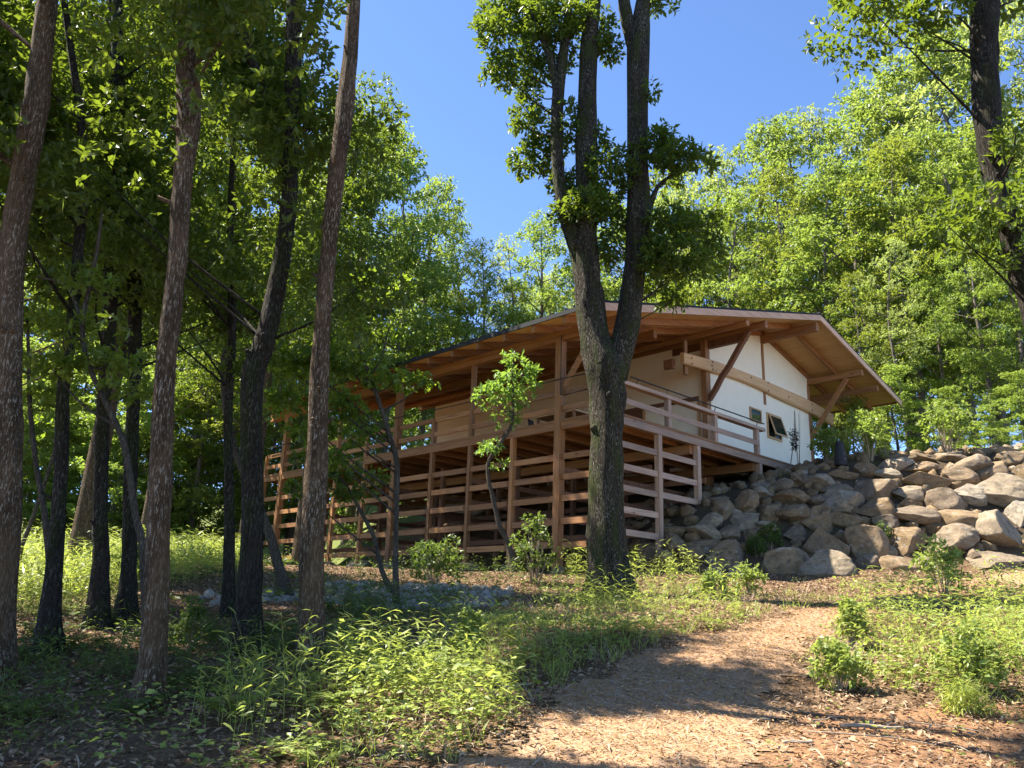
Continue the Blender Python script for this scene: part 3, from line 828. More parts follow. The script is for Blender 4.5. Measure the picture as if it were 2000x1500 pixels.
# windows
def window(v0, v1, z0, z1, tilt=0.0):
    m = MB(); t = .06; y0, y1 = WU - .05, WU + .002
    m.box((v0 - t, y0, z0 - t), (v0, y1, z1 + t)).box((v1, y0, z0 - t), (v1 + t, y1, z1 + t)).box((v0 + .0005, y0, z1), (v1 - .0005, y1, z1 + t)).box((v0 + .0005, y0 - .02, z0 - t), (v1 - .0005, y1, z0))
    fr_ = part('window_frame', m, M_PINE)
    if not tilt:
        part('pane', MB().box((v0, WU - .025, z0), (v1, WU - .012, z1)), M_GLASS, fr_)
    else:
        part('opening_shade', MB().box((v0, WU - .012, z0), (v1, WU - .004, z1)), M_GLASS, fr_)  # dark sheet on the plaster, standing in for the unlit room
        h = z1 - z0; dy, dz = -math.sin(tilt) * h, -math.cos(tilt) * h
        P = lambda s_, o: np.array([0, WU - .055 + dy * s_ - o * math.cos(tilt), z1 + dz * s_ + o * math.sin(tilt)])
        sash = MB()
        for (va, vb, s0, s1) in ((v0, v0 + .06, 0, 1), (v1 - .06, v1, 0, 1), (v0 + .061, v1 - .061, 0, .075), (v0 + .061, v1 - .061, .925, 1)):
            V = []
            for o in (0, .035):
                for (vv, s_) in ((va, s0), (vb, s0), (vb, s1), (va, s1)):
                    q = P(s_, o); V.append((vv, q[1], q[2]))
            sash.add(V, [(0, 1, 2, 3), (7, 6, 5, 4), (0, 4, 5, 1), (1, 5, 6, 2), (2, 6, 7, 3), (3, 7, 4, 0)])
        part('sash', sash, M_PINE, fr_, label='pale sash tilted open at the bottom')
        V = []
        for o in (.012, .022):
            for (vv, s_) in ((v0 + .06, .075), (v1 - .06, .075), (v1 - .06, .925), (v0 + .06, .925)):
                q = P(s_, o); V.append((vv, q[1], q[2]))
        part('pane', MB().add(V, [(0, 1, 2, 3), (7, 6, 5, 4), (0, 4, 5, 1), (1, 5, 6, 2), (2, 6, 7, 3), (3, 7, 4, 0)]), M_GLASS, fr_)
window(10.03, 10.70, 2.22, 2.60)
window(11.22, 12.12, 1.80, 2.62, math.radians(17))
# veranda wall: lintel, door frames, dark doors
part('lintel', MB().box((WV0 - .05, 2.2, 2.42), (WV0 + .02, 16.2, 2.56)), M_DARKW)
for u in (2.15, 4.4, 8.0, 11.6):
    part('door_frame', MB().box((WV0 - .045, u, 0.27), (WV0 + .02, u + .10, 2.418)), M_PINE)
for u0_, u1_ in ((4.51, 7.99), (11.71, 14.5)):
    part('door', MB().box((WV0 - .03, u0_, 0.27), (WV0 + .01, u1_, 2.415)), M_DARKW)
# footing stones carrying the posts
for (u, r_) in ((1.72, .28), (3.46, .36), (5.25, .42), (7.02, .30), (8.93, .40), (10.66, .52), (12.45, .35)):
    P = HC + HU * u
    o = put('footing_stone', BME[int(u * 3) % 12])
    o.location = (P[0], P[1], float(T(P[0], P[1])) - .02); o.scale = (r_, r_ * .9, r_ * .75)
    tag(o, f'brown footing stone under the {ORD[us.index(u)]} veranda post counted from the gable corner', 'footing stone', 'footing stones under the veranda posts')

# ------------------------------------------------------------------ small things by the lodge
def hv(v, u, z): return tuple(HC + HV * v + HU * u + np.array([0, 0, z]))
def chair(name, v, u, rz, label):
    t = thing(name, label, 'chair', hv(v, u, 0.266), RZ + rz, 'black chairs on the veranda')
    part('seat', MB().box((-.22, -.22, .42), (.22, .22, .46)), M_BLACK, t)
    part('backrest', MB().beam((0, .22, .5), (0, .30, .92), .42, .03, (0, 1, 0)), M_BLACK, t)
    for sx in (-1, 1):
        for sy in (-1, 1):
            part('leg', MB().tube([(sx * .2, sy * .19, .42), (sx * .22, sy * .23, 0)], [.014, .014], 6), M_BLACK, t)
chair('folding_chair', 0.62, 0.75, 2.2, 'black folding chair behind the railing at the gable corner')
chair('folding_chair', 2.4, 4.8, 0.4, 'black folding chair deep on the veranda behind the sapling')
t = thing('veranda_table', 'low wooden table standing on the veranda behind the railing', 'table', hv(1.6, 3.0, 0.266), RZ)
part('table_top', MB().box((-.45, -.8, .58), (.45, .8, .63)), M_PINE, t)
for sx in (-1, 1):
    for sy in (-1, 1): part('leg', MB().box((sx * .38 - .03, sy * .7 - .03, 0), (sx * .38 + .03, sy * .7 + .03, .579)), M_WZ, t)
# black tapering loudspeaker-like drum at the head of the boulders
P = np.array(ground_at(1645, 918)); sc = P[1] / FW[1] / F_PX
t = thing('garden_speaker', 'black tapered outdoor speaker box on top of the boulders by the wall', 'speaker', (P[0], P[1] + .05, P[2] + .14), 0.5)
m = MB(); V = []
for z, w in ((0, .20), (.14, .20), (.60, .145), (.70, .115)):
    for i in range(12):
        a = i * math.pi / 6
        V.append((w * math.cos(a), w * .85 * math.sin(a), z))
F = [tuple(range(12))[::-1]] + [(12 * k + j, 12 * k + (j + 1) % 12, 12 * k + 12 + (j + 1) % 12, 12 * k + 12 + j) for k in range(3) for j in range(12)] + [tuple(36 + j for j in range(12))]
part('housing', m.add(V, F), M_BLACK, t)
for z in (.17, .33):
    part('speaker_cone', MB().tube([(0, -.145 + z * .09, z), (0, -.182 + z * .09, z)], [.06, .045], 14), mat_plain('grey cone', (.05, .05, .05), .7), t)
# dark dried plant on a leaning stake in front of the gable wall
P = np.array(ground_at(1553, 915))
t = thing('staked_plant', 'dark withered plant tied to a thin stake against the cream wall', 'plant', tuple(P))
st = MB().tube([(-.18, 0, -.1), (0.04, 0.02, 1.0), (.10, .03, 1.9)], [.018, .014, .01], 6)
for i in range(5):
    a = rng.uniform(-.25, .3); st.tube([(.12 + a * .2, 0, 0), (.15 + a * .6, .02, .8), (.2 + a * .9, 0.05, 1.6 + rng.uniform(0, .5))], [.010, .008, .004], 5)
part('stem', st, M_STICK, t)
M_WITH = mat_leaf('withered leaf', (.008, .010, .007), (.022, .026, .018), (.03, .035, .02), .2)
put('foliage', foliage_mesh('foliage', [(.03, 0, .80, .07, .06, .26, 30), (-.03, 0, 1.12, .03, .03, .14, 10), (.09, 0, 1.1, .03, .03, .15, 10)], .10, .3, 6, M_WITH, .3, .7, 31), t)

# ------------------------------------------------------------------ trees near the camera
def ptree(name, label, pts, bark, base=None, branches=(), sides=14, group=None, bias=0.0, extra=()):
    """pts: (px, py, width px) from the foot upward, standing in the plane of its foot"""
    g = np.array(ground_at(*(base or pts[0][:2])))
    Y = g[1]
    t = thing(name, label, 'tree', tuple(g), 0, group)
    def line(ps, n, fl=False):
        A = []
        for (a, b, w) in ps:
            P, k = at_Y(a, b, Y); A.append((*(P - g), w * k * 0.5 / F_PX))
        A = spline(A, n)
        A[:, 0] += np.clip(A[:, 2], 0, 1) * np.where(A[:, 3] > .19, 0, np.minimum(A[:, 3], .11)) * .22 * np.sin(A[:, 2] * 1.7 + g[0] * 5); A[:, 1] += np.clip(A[:, 2], 0, 1) * np.where(A[:, 3] > .19, 0, np.minimum(A[:, 3], .11)) * .3 * np.sin(A[:, 2] * 1.3 + g[1] * 3)
        if fl:
            z = A[:, 2]
            A[:, 3] *= 1 + 0.75 * np.exp(-np.clip(z + .05, 0, 9) / 0.33)
            A[:, 3] *= 1 + .06 * np.sin(z * 2.1 + g[0]) * np.sin(z * 3.7 + 1)
        return A
    m = MB()
    A = line(pts, 46, True)
    A = np.vstack([A[0] + np.array([0, 0, -.35, A[0][3] * .3]), A])
    m.tube(A[:, :3], np.clip(A[:, 3], .006, 9), sides, .045, True, .07)
    if sides >= 12:
        for i in range(7):                       # snapped branch stubs
            j = int(rng.integers(8, 34)); th = rng.uniform(3.3, 6.1); R0 = A[j, 3]; c = A[j, :3]
            d = np.array([math.cos(th), math.sin(th), rng.uniform(.2, .7)])
            ln = rng.uniform(.03, .12)
            m.tube([c + d * R0 * .6, c + d * R0 * 1.02, c + d * (R0 + ln)], [R0 * .38, R0 * .26, R0 * .14], 8, .1)
    lines = [A]
    for br in branches:
        B = line(br, 22); lines.append(B)
        m.tube(B[:, :3], np.clip(B[:, 3], .005, 9), max(6, sides - 4), .03)
    return t, m, g, Y, lines

def limb(m, lines, tgt, r0=.02, rise=.75):
    """a thin branch from the trunk to a leaf clump"""
    best = None
    for A in lines:
        dh = np.hypot(A[:, 0] - tgt[0], A[:, 1] - tgt[1])
        cost = np.abs(A[:, 2] + rise * dh - tgt[2]) + .6 * dh
        i = int(cost.argmin())
        if best is None or cost[i] < best[0]: best = (cost[i], A[i])
    s_ = best[1]; P0 = s_[:3]
    r0 = min(r0, s_[3] * .6)
    mid = (P0 + tgt) / 2 + np.array([rng.normal(0, .08), rng.normal(0, .08), -.05])
    L = spline([(*P0, r0), (*mid, r0 * .65), (*tgt, r0 * .25)], 8)
    m.tube(L[:, :3], L[:, 3], 5, .05)

def crown(t, m, lines, bark, blobs, L, wr, k, mat, seed, dens=1.0, droop=.15):
    for b in blobs:
        Q = np.array(b[:3]) + np.array(t.location); tt = (Q[2] - float(T(Q[0], Q[1]))) / SUN_DIR[2]
        hx, hy = np.array([Q[0] - SUN_DIR[0] * tt]), np.array([Q[1] - SUN_DIR[1] * tt])
        if not any(inpoly(hx, hy, poly)[0] for poly, pr_ in LIT_ZONES if pr_ > .95): limb(m, lines, np.array(b[:3]))
    put('trunk', m.mesh('trunk', bark, True), t)
    put('crown', foliage_mesh('crown', [(*b[:6], b[6] * dens) for b in blobs], L, wr, k, mat, droop, .85, seed, t.location), t)

def up_blobs(lines, z0, z1, n, rad, r0, r1, sp, seed, flat=.6, dx=0.0):
    """leaf clumps around the upper trunk"""
    r = np.random.default_rng(seed); A = lines[0]; out = []
    for i in range(n):
        z = z0 + (z1 - z0) * (i + r.uniform(0, 1)) / n
        f = (z - z0) / (z1 - z0)
        j = int(np.abs(A[:, 2] - z).argmin()); c = A[j, :3]
        if z > A[-1, 2]: c = A[-1, :3] + np.array([0, 0, z - A[-1, 2]])
        th = r.uniform(0, 6.283); d = rad * math.sqrt(r.uniform(.05, 1)) * (1 - .45 * f)
        rr = r.uniform(r0, r1)
        out.append((c[0] + dx + d * math.cos(th), c[1] + d * math.sin(th), z, rr, rr, rr * flat, sp * rr * rr))
    return out

def pblob(g, Y, px, py, rpx, rpy, n, dy=0.0):
    P, k = at_Y(px, py, Y + dy)
    r = rpx * k / F_PX; rz = rpy * k / F_PX
    c = P - g
    return (c[0], c[1], c[2], r, max(.3, (r + rz) * .45), rz, n)

GT = 'tall oaks on the slope left of the lodge'
def oak(label, pts, bark, z0, z1, n, rad, sp, seed, branches=(), extra=(), base=None, L=.11, mat=None, sides=14, k=6, dx=0.0, dens=1.3):
    t, m, g, Y, lines = ptree('oak_tree', label, pts, bark, base, branches, sides, GT)
    blobs = up_blobs(lines, z0, z1, n, rad, .45, .95, sp, seed, .6, dx)
    blobs += [pblob(g, Y, *e) for e in extra]
    crown(t, m, lines, bark, blobs, L, .44, k, mat or M_OAK, seed, dens)
    return t

oak('thick reddish brown trunk leaning along the left edge of the photo', [(-8, 1345, 52), (0, 1250, 50), (15, 1000, 50), (18, 750, 46), (26, 500, 45), (43, 350, 43), (67, 200, 45), (98, 0, 37), (125, -200, 32), (150, -420, 24), (160, -620, 14)],
    M_BARK, 6.0, 12.5, 20, 1.8, 240, 11, L=.105, dx=-.3, extra=[(30, 90, 90, 60, 60), (-40, 250, 80, 90, 50)])
oak('pale streaked trunk, the one nearest the camera of the left grove', [(290, 1385, 52), (298, 1250, 44), (304, 1000, 43), (325, 750, 38), (340, 620, 37), (351, 500, 38), (354, 350, 36), (364, 200, 44), (352, 0, 33), (345, -200, 28), (360, -420, 18), (365, -560, 10)],
    M_BARK, 4.6, 11.5, 30, 1.4, 260, 12, L=.105, dx=-.35, extra=[(250, 250, 120, 60, 110), (430, 320, 90, 50, 80), (300, 100, 130, 60, 120), (180, 350, 90, 60, 80), (470, 640, 60, 40, 50), (250, 620, 70, 40, 50)])
oak('straight brown trunk standing right in front of the slatted veranda', [(607, 1312, 52), (612, 1200, 46), (613, 1000, 46), (620, 750, 35), (646, 500, 31), (658, 350, 32), (671, 200, 32), (693, 0, 25), (705, -160, 22), (716, -400, 16), (716, -600, 9)],
    M_BARK, 6.6, 11.5, 10, .5, 160, 13, L=.105, dx=-.7, extra=[(755, 25, 45, 25, 26), (665, 110, 28, 40, 14), (700, 205, 26, 20, 10), (640, 440, 26, 22, 12), (590, 40, 60, 60, 60)])
oak('dark thick forked trunk behind the leaning thin stem', [(485, 1275, 52), (484, 1150, 44), (490, 1000, 40), (498, 750, 43), (515, 690, 42), (531, 620, 40), (545, 520, 34), (560, 400, 30), (570, 270, 28), (576, 130, 30), (576, 0, 30), (580, -200, 24), (585, -400, 16), (590, -560, 8)],
    M_BARKD, 4.6, 15.0, 42, 1.6, 250, 14, dx=-.9, branches=[[(572, 240, 18), (520, 180, 18), (490, 100, 20), (470, 20, 18), (440, -120, 12)], [(578, 120, 20), (605, 60, 16), (640, -40, 12), (670, -160, 8)]],
    extra=[(520, 330, 110, 70, 120), (440, 180, 110, 80, 120), (600, 200, 60, 60, 60), (620, 80, 45, 60, 50), (560, 560, 90, 60, 90), (700, 560, 110, 50, 110), (640, 640, 90, 50, 80)])
oak('dark slender trunk between the two leaning stems at the left', [(190, 1225, 34), (193, 1100, 30), (193, 1000, 27), (208, 750, 26), (217, 500, 25), (222, 300, 24), (228, 100, 20), (232, -100, 17), (235, -300, 10)],
    M_BARKD, 4.2, 15.5, 40, 2.2, 240, 15, extra=[(150, 450, 90, 60, 80), (220, 180, 100, 60, 90)])
oak('dark leaning trunk nearest the bright meadow at the left', [(95, 1278, 38), (98, 1200, 34), (112, 1050, 27), (119, 900, 26), (123, 750, 24), (145, 600, 20), (162, 400, 18), (158, 250, 16), (140, 120, 14), (120, -60, 10), (110, -240, 7)],
    M_BARKD, 4.2, 14.5, 34, 2.2, 240, 16, extra=[(60, 420, 70, 60, 60), (130, 560, 70, 40, 50)])
oak('dark trunk close behind the pale streaked trunk on its left', [(246, 1215, 32), (249, 1100, 27), (256, 960, 26), (263, 800, 24), (260, 600, 26), (255, 400, 25), (240, 250, 22), (225, 80, 19), (215, -100, 15), (205, -280, 9)],
    M_BARKD, 4.2, 15.5, 40, 2.2, 240, 17, extra=[(260, 520, 80, 50, 70), (120, 250, 90, 70, 90)])
oak('thin straight dark trunk beside the thick forked one', [(447, 1205, 24), (446, 1100, 20), (448, 950, 18), (447, 800, 17), (452, 650, 15), (450, 500, 13), (455, 300, 10), (458, 150, 7)],
    M_BARKD, 4.0, 12.0, 26, 1.8, 240, 18, dx=-.4, extra=[(430, 470, 80, 50, 60), (480, 720, 70, 35, 50)])

def slim(label, pts, bark, blobs, seed, L=.10, wr=.5, k=6, mat=None, branches=(), group='thin stems among the oaks', name='young_tree', base=None, droop=.12, dens=1.15):
    t, m, g, Y, lines = ptree(name, label, pts, bark, base, branches, 8, group)
    B = [pblob(g, Y, *b) for b in blobs]
    crown(t, m, lines, bark, B, L, wr, k, mat or M_MAPLE, seed, dens, droop)
    return t

slim('smooth grey stem curving down across the thick forked trunk', [(560, 1165, 20), (545, 1110, 18), (520, 1030, 17), (490, 950, 16), (458, 870, 15), (438, 760, 14), (440, 650, 13), (448, 540, 12), (455, 420, 9), (460, 330, 5)], M_BARKS,
     [(430, 560, 90, 26, 60), (500, 470, 90, 28, 70), (400, 680, 80, 24, 50), (560, 620, 80, 24, 60), (455, 380, 80, 30, 60), (520, 800, 70, 22, 45), (600, 760, 70, 22, 40)], 21, branches=[[(450, 500, 8), (475, 440, 6), (485, 400, 3)]])
slim('crooked thin dark stem behind the pale streaked trunk', [(290, 1300, 18), (282, 1080, 15), (265, 1000, 13), (245, 880, 12), (222, 820, 12), (187, 750, 11), (165, 690, 10), (160, 625, 10), (175, 560, 9), (190, 490, 7), (200, 415, 4)], M_BARKS,
     [(130, 640, 60, 22, 36), (210, 700, 60, 20, 36), (100, 720, 60, 20, 34), (270, 760, 60, 20, 30), (180, 560, 50, 24, 26)], 22, branches=[[(163, 640, 8), (130, 560, 6), (70, 540, 3)]])
slim('thin grey stem leaning beside the dark meadow trunk', [(104, 1262, 14), (98, 1120, 12), (88, 1000, 11), (74, 920, 10), (60, 800, 9), (56, 700, 7), (52, 600, 4)], M_BARKS,
     [(60, 620, 60, 24, 34), (20, 700, 60, 22, 30), (100, 780, 55, 20, 30)], 23)
slim('pale bent stem at the meadow edge by the left frame trunk', [(32, 1148, 9), (40, 1080, 8), (62, 1020, 8), (82, 960, 7), (105, 880, 6), (108, 820, 4)], M_BARKS, [(100, 820, 50, 20, 26), (60, 860, 50, 20, 20)], 24)
slim('slim grey maple whose fine stem crosses the veranda posts', [(774, 1186, 13), (773, 1080, 11), (774, 960, 11), (773, 897, 11), (759, 848, 10), (746, 802, 9), (723, 734, 8), (706, 690, 6), (690, 640, 4)], M_BARKS,
     [(690, 715, 80, 16, 52), (770, 745, 75, 12, 44), (640, 690, 70, 20, 44), (720, 640, 80, 22, 50), (830, 742, 30, 8, 10), (655, 780, 60, 14, 30), (600, 715, 66, 24, 60), (560, 785, 56, 22, 46), (640, 810, 56, 20, 40), (545, 700, 60, 24, 44), (690, 800, 40, 14, 20), (700, 850, 50, 16, 26), (660, 900, 45, 14, 20), (610, 840, 50, 16, 24), (740, 560, 80, 24, 44)], 25, L=.115, wr=.60, dens=1.25, branches=[[(723, 734, 5), (745, 700, 4), (760, 640, 3)]])
slim('leaning young maple with low dark fans of leaves before the rails', [(768, 1160, 10), (746, 1114, 9), (731, 1050, 8), (708, 1004, 8), (693, 977, 7), (671, 942, 6), (640, 905, 4)], M_BARKS,
     [(650, 930, 45, 12, 24), (690, 965, 45, 10, 22), (610, 900, 45, 14, 22), (730, 935, 30, 10, 12), (580, 950, 30, 12, 12)], 26, L=.125, wr=.60, mat=M_OAK, dens=1.7)
slim('knobbly sapling with one bright tuft of leaves before the veranda', [(1004, 1118, 12), (992, 1064, 10), (976, 1030, 10), (968, 996, 9), (962, 964, 9), (955, 940, 8), (954, 906, 8), (962, 888, 8), (984, 854, 9), (998, 830, 6), (1002, 780, 5), (1000, 720, 3)], M_BARKS,
     [(1000, 735, 46, 36, 38), (965, 778, 40, 24, 26), (1024, 765, 34, 34, 22), (990, 815, 36, 16, 14), (1003, 698, 22, 18, 10), (945, 768, 24, 12, 10), (1035, 720, 18, 14, 7), (960, 868, 16, 10, 8), (972, 908, 12, 10, 5), (948, 875, 12, 12, 6)], 27, L=.17, wr=.40, k=7, mat=mat_leaf('sapling leaf', (.06, .13, .022), (.15, .25, .05), (.30, .46, .06), .42), droop=.45)

# the big forked oak before the lodge corner
t, m, g, Y, lines = ptree('forked_oak', 'big mossy oak forking into several stems in front of the lodge corner',
    [(1193, 1168, 74), (1189, 1120, 72), (1184, 1040, 69), (1183, 920, 68), (1186, 820, 66), (1186, 760, 74), (1182, 715, 82), (1164, 672, 60), (1153, 600, 56), (1146, 540, 54), (1142, 470, 50), (1145, 430, 44), (1146, 330, 42), (1146, 250, 40), (1150, 100, 34), (1160, 0, 30), (1172, -150, 24), (1185, -330, 16), (1190, -480, 9)],
    M_BARKB, None,
    [[(1198, 735, 54), (1216, 670, 50), (1228, 620, 49), (1236, 560, 43), (1243, 500, 42), (1247, 440, 48), (1248, 400, 46), (1245, 300, 41), (1246, 100, 42), (1250, 60, 40), (1262, -20, 22), (1285, -140, 16), (1300, -280, 9)],
     [(1245, 110, 30), (1228, 40, 26), (1218, -20, 22), (1205, -180, 15), (1200, -330, 8)],
     [(1140, 520, 40), (1116, 455, 34), (1104, 420, 28), (1094, 350, 25), (1088, 250, 24), (1090, 160, 24), (1104, 80, 18), (1114, 0, 13), (1125, -140, 8)],
     [(1088, 190, 18), (1074, 110, 16), (1052, 50, 14), (1034, 0, 12), (1000, -120, 8)],
     [(1265, 410, 16), (1276, 385, 12), (1290, 360, 7), (1330, 330, 4)]], 20)
BB = [(1010, 20, 80, 50, 150), (960, 60, 34, 40, 40), (1060, 110, 60, 50, 90), (985, 140, 44, 36, 50), (1080, 30, 60, 50, 90), (1150, 60, 50, 60, 70), (1190, 95, 30, 18, 20), (1290, 8, 30, 14, 16), (1030, 170, 30, 26, 26),
      (1030, 235, 34, 40, 40), (1060, 300, 40, 40, 50), (1020, 320, 22, 24, 18), (1110, 250, 40, 60, 44), (1110, 365, 36, 30, 40), (1150, 400, 44, 36, 54), (1110, 420, 38, 22, 34), (1180, 330, 30, 40, 30), (1165, 280, 26, 40, 24),
      (1200, 370, 26, 36, 26), (1225, 330, 22, 50, 24), (1240, 470, 26, 44, 26), (1290, 290, 40, 36, 44), (1330, 310, 46, 28, 40), (1370, 320, 28, 14, 14), (1300, 350, 30, 22, 24), (1285, 265, 18, 18, 12), (1272, 180, 10, 12, 6),
      (1310, 440, 50, 40, 60), (1360, 450, 50, 34, 54), (1330, 510, 60, 40, 70), (1390, 500, 34, 30, 30), (1300, 560, 50, 26, 44), (1280, 500, 30, 40, 36), (1400, 430, 30, 18, 16), (1190, 490, 28, 30, 24), (1200, 430, 26, 34, 24), (1310, 590, 24, 14, 12)]
blobs = [pblob(g, Y, a, b, c, d, n, rng.uniform(-.5, .9)) for (a, b, c, d, n) in BB]
blobs += up_blobs(lines, 15.6, 19.5, 16, 2.8, .7, 1.2, 150, 31)
crown(t, m, lines, M_BARKB, blobs, .15, .40, 6, M_OAK, 41, 2.3)
tw = MB()

# the oak at the right edge
t, m, g, Y, lines = ptree('oak_tree', 'dark mottled oak trunk entering at the upper right corner, foot out of frame',
    [(2120, 1290, 52), (2105, 1100, 50), (2085, 850, 50), (2050, 680, 50), (2006, 550, 47), (1976, 450, 46), (1945, 350, 41), (1931, 250, 47), (1922, 100, 45), (1922, 0, 52), (1925, -150, 40), (1935, -350, 28), (1940, -520, 16)],
    M_BARKD, (2120, 1290), [[(1925, -40, 26), (1860, -60, 18), (1780, -50, 12), (1700, -10, 6)], [(1985, 480, 14), (1950, 420, 9), (1880, 410, 5)]], 16, 'oaks framing the view')
BB = [(1700, 18, 46, 20, 34), (1780, 40, 50, 26, 44), (1745, 10, 50, 18, 34), (1840, 15, 50, 30, 44), (1660, -20, 50, 26, 40), (1820, 70, 24, 16, 14), (1890, -30, 60, 40, 60), (1985, 0, 34, 40, 34),
      (1870, 395, 50, 28, 44), (1905, 440, 46, 30, 44), (1850, 440, 40, 24, 30), (1930, 395, 34, 34, 34), (1980, 370, 36, 30, 40), (1990, 420, 30, 28, 32), (1890, 480, 34, 20, 22), (1985, 250, 34, 50, 36), (1965, 500, 30, 24, 22), (1940, 300, 24, 30, 18)]
blobs = [pblob(g, Y, a, b, c, d, n * .8, rng.uniform(-.6, .6)) for (a, b, c, d, n) in BB]
blobs += up_blobs(lines, 8.5, 12.5, 14, 2.2, .5, .9, 200, 33)
crown(t, m, lines, M_BARKD, blobs, .125, .46, 6, M_OAK, 42)

# oaks outside the left edge whose crowns shade the slope
for i, (x, y, h, rad, lab) in enumerate([(-7.5, 8.2, 8.5, 1.9, 'low shade oak outside the left edge beside the near trunk'), (-8.2, 26.0, 17, 3.0, 'tall oak hidden behind the thick forked trunk, shading the veranda'), (-12.2, 28.0, 17, 3.2, 'tall oak deep in the left grove behind the pale streaked trunk'), (-6.0, 24.2, 16, 2.4, 'slender oak hidden behind the straight brown trunk'), (-8.7, 17.0, 15, 2.6, 'broad oak standing behind the dark slender trunk'), (-9.7, 14.6, 14, 2.8, 'leafy oak just outside the left edge by the meadow'), (-12.6, 18.5, 15, 3.0, 'leafy oak outside the left edge at the far end of the meadow')]):
    z = float(T(x, y)); r = np.random.default_rng(60 + i)
    t = thing('oak_tree', lab, 'tree', (x, y, z), 0, 'oaks framing the view')
    A = spline([(0, 0, -.3, .24), (.1, 0, h * .3, .17), (.05, .1, h * .65, .11), (.2, 0, h, .03)], 24)
    m = MB().tube(A[:, :3], A[:, 3], 12, .03)
    crown(t, m, [A], M_BARK, up_blobs([A], h * .36, h, 34, rad, .7, 1.2, 150, 70 + i), .14, .45, 6, M_OAK, 80 + i)

# ------------------------------------------------------------------ woodland behind: a few trees, copied
def proto_tree(kind, seed, H, rad, z0, nb_, r0, r1, sp, L, wr, mat, bark, flat=.5, tr=.15):
    r = np.random.default_rng(seed)
    A = spline([(0, 0, -.6, tr * 1.25), (r.normal(0, .1), r.normal(0, .1), H * .3, tr), (r.normal(0, .2), r.normal(0, .2), H * .65, tr * .6), (r.normal(0, .3), r.normal(0, .3), H * .97, tr * .12)], 26)
    m = MB().tube(A[:, :3], A[:, 3], 8, .04)
    blobs = []
    for i in range(nb_):
        f = (i + r.uniform(0, 1)) / nb_
        z = z0 + (H - z0) * f
        prof = math.sin(math.pi * min(1, .18 + .82 * f)) ** .7 if kind != 'low' else 1 - .6 * f
        th = i * 2.4 + r.uniform(-.5, .5); d = rad * prof * math.sqrt(r.uniform(.15, 1))
        j = int(np.abs(A[:, 2] - z).argmin()); rr = r.uniform(r0, r1) * (1 - .3 * f)
        blobs.append((A[j, 0] + d * math.cos(th), A[j, 1] + d * math.sin(th), z, rr, rr, rr * flat, sp * rr * rr))
    for b in blobs: limb(m, [A], np.array(b[:3]), .05, .5)
    return m.mesh('trunk', bark, True), foliage_mesh('crown', blobs, L, wr, 6, mat, .1, .85, seed)
PROT = [
    proto_tree('hi', 201, 16, 3.0, 5.0, 30, .8, 1.5, 72, .20, .42, M_BGLEAF, M_BARKF, .38),
    proto_tree('hi', 202, 16, 2.6, 6.0, 26, .8, 1.4, 76, .20, .42, M_BGPALE, M_BARKF, .45),
    proto_tree('hi', 203, 16, 3.3, 4.0, 30, .9, 1.6, 72, .205, .42, M_BGLEAF, M_BARKF, .34),
    proto_tree('hi', 204, 16, 2.3, 6.5, 24, .6, 1.2, 62, .19, .40, M_BGPALE, M_BARKF, .6, .12),
    proto_tree('hi', 205, 16, 3.0, 3.5, 36, .8, 1.4, 60, .21, .42, M_BGDARK, M_BARKF, .5),
    proto_tree('low', 206, 16, 3.6, 2.0, 34, .9, 1.6, 60, .24, .5, M_BGLEAF, M_BARKF, .4, .13),
    proto_tree('low', 207, 16, 3.4, 1.5, 34, .9, 1.6, 60, .24, .5, M_BGDARK, M_BARKF, .5, .13),
]
def bgtree(px, py, Y, p, label, group):
    P, k = at_Y(px, py, Y)
    z = float(T(P[0], P[1])); h = P[2] - z
    s_ = h / 16.0
    t = thing('woodland_tree', label, 'tree', (P[0], P[1], z), rng.uniform(0, 6.28), group)
    w = s_ * rng.uniform(.9, 1.12) if s_ > .55 else s_ * 1.5
    t.scale = (w, w, s_)
    for nm, me in zip(('trunk', 'crown'), PROT[p]): put(nm, me, t)

BACK = [(940, 480, 54), (1000, 470, 56), (1062, 440, 54), (1130, 425, 56), (1215, 395, 54), (1295, 365, 54), (1360, 335, 52), (1420, 295, 50), (1480, 245, 50), (1540, 222, 52), (1600, 212, 50), (1660, 185, 50), (1722, 150, 48), (1785, 80, 46), (1850, 45, 44), (1920, 15, 46), (1995, -10, 44), (2070, 0, 46)]
MID = [(1000, 560, 58), (1080, 530, 57), (1180, 500, 56), (1270, 465, 52), (1350, 430, 48), (1430, 385, 45), (1510, 340, 44), (1590, 330, 42), (1665, 315, 41), (1745, 285, 39), (1835, 250, 38), (1925, 225, 39), (2025, 200, 38), (2110, 150, 40)]
FRONT = [(1660, 540, 36), (1735, 470, 34), (1815, 540, 36), (1885, 430, 34), (1965, 500, 33), (2050, 420, 34)]
UNDER = [(1660, 780, 31), (1740, 720, 33), (1850, 760, 31), (1925, 790, 29), (1985, 730, 31)]
LEFTB = [(690, 235, 46), (745, 250, 50), (800, 325, 50), (850, 350, 54), (895, 425, 56), (640, 330, 40), (560, 260, 44), (480, 160, 42), (400, 200, 40), (320, 120, 44), (240, 220, 40), (165, 380, 42), (90, 560, 40), (20, 600, 42), (-60, 480, 40), (600, 470, 46)]
LEFTU = [(20, 660, 32), (110, 720, 34), (190, 640, 36), (270, 700, 33), (350, 640, 35), (420, 700, 34), (490, 640, 38), (560, 620, 40), (640, 640, 44), (730, 640, 48), (860, 600, 55), (70, 800, 31), (230, 820, 33), (390, 800, 35), (-60, 740, 33), (470, 800, 42), (300, 850, 36), (150, 850, 36)]
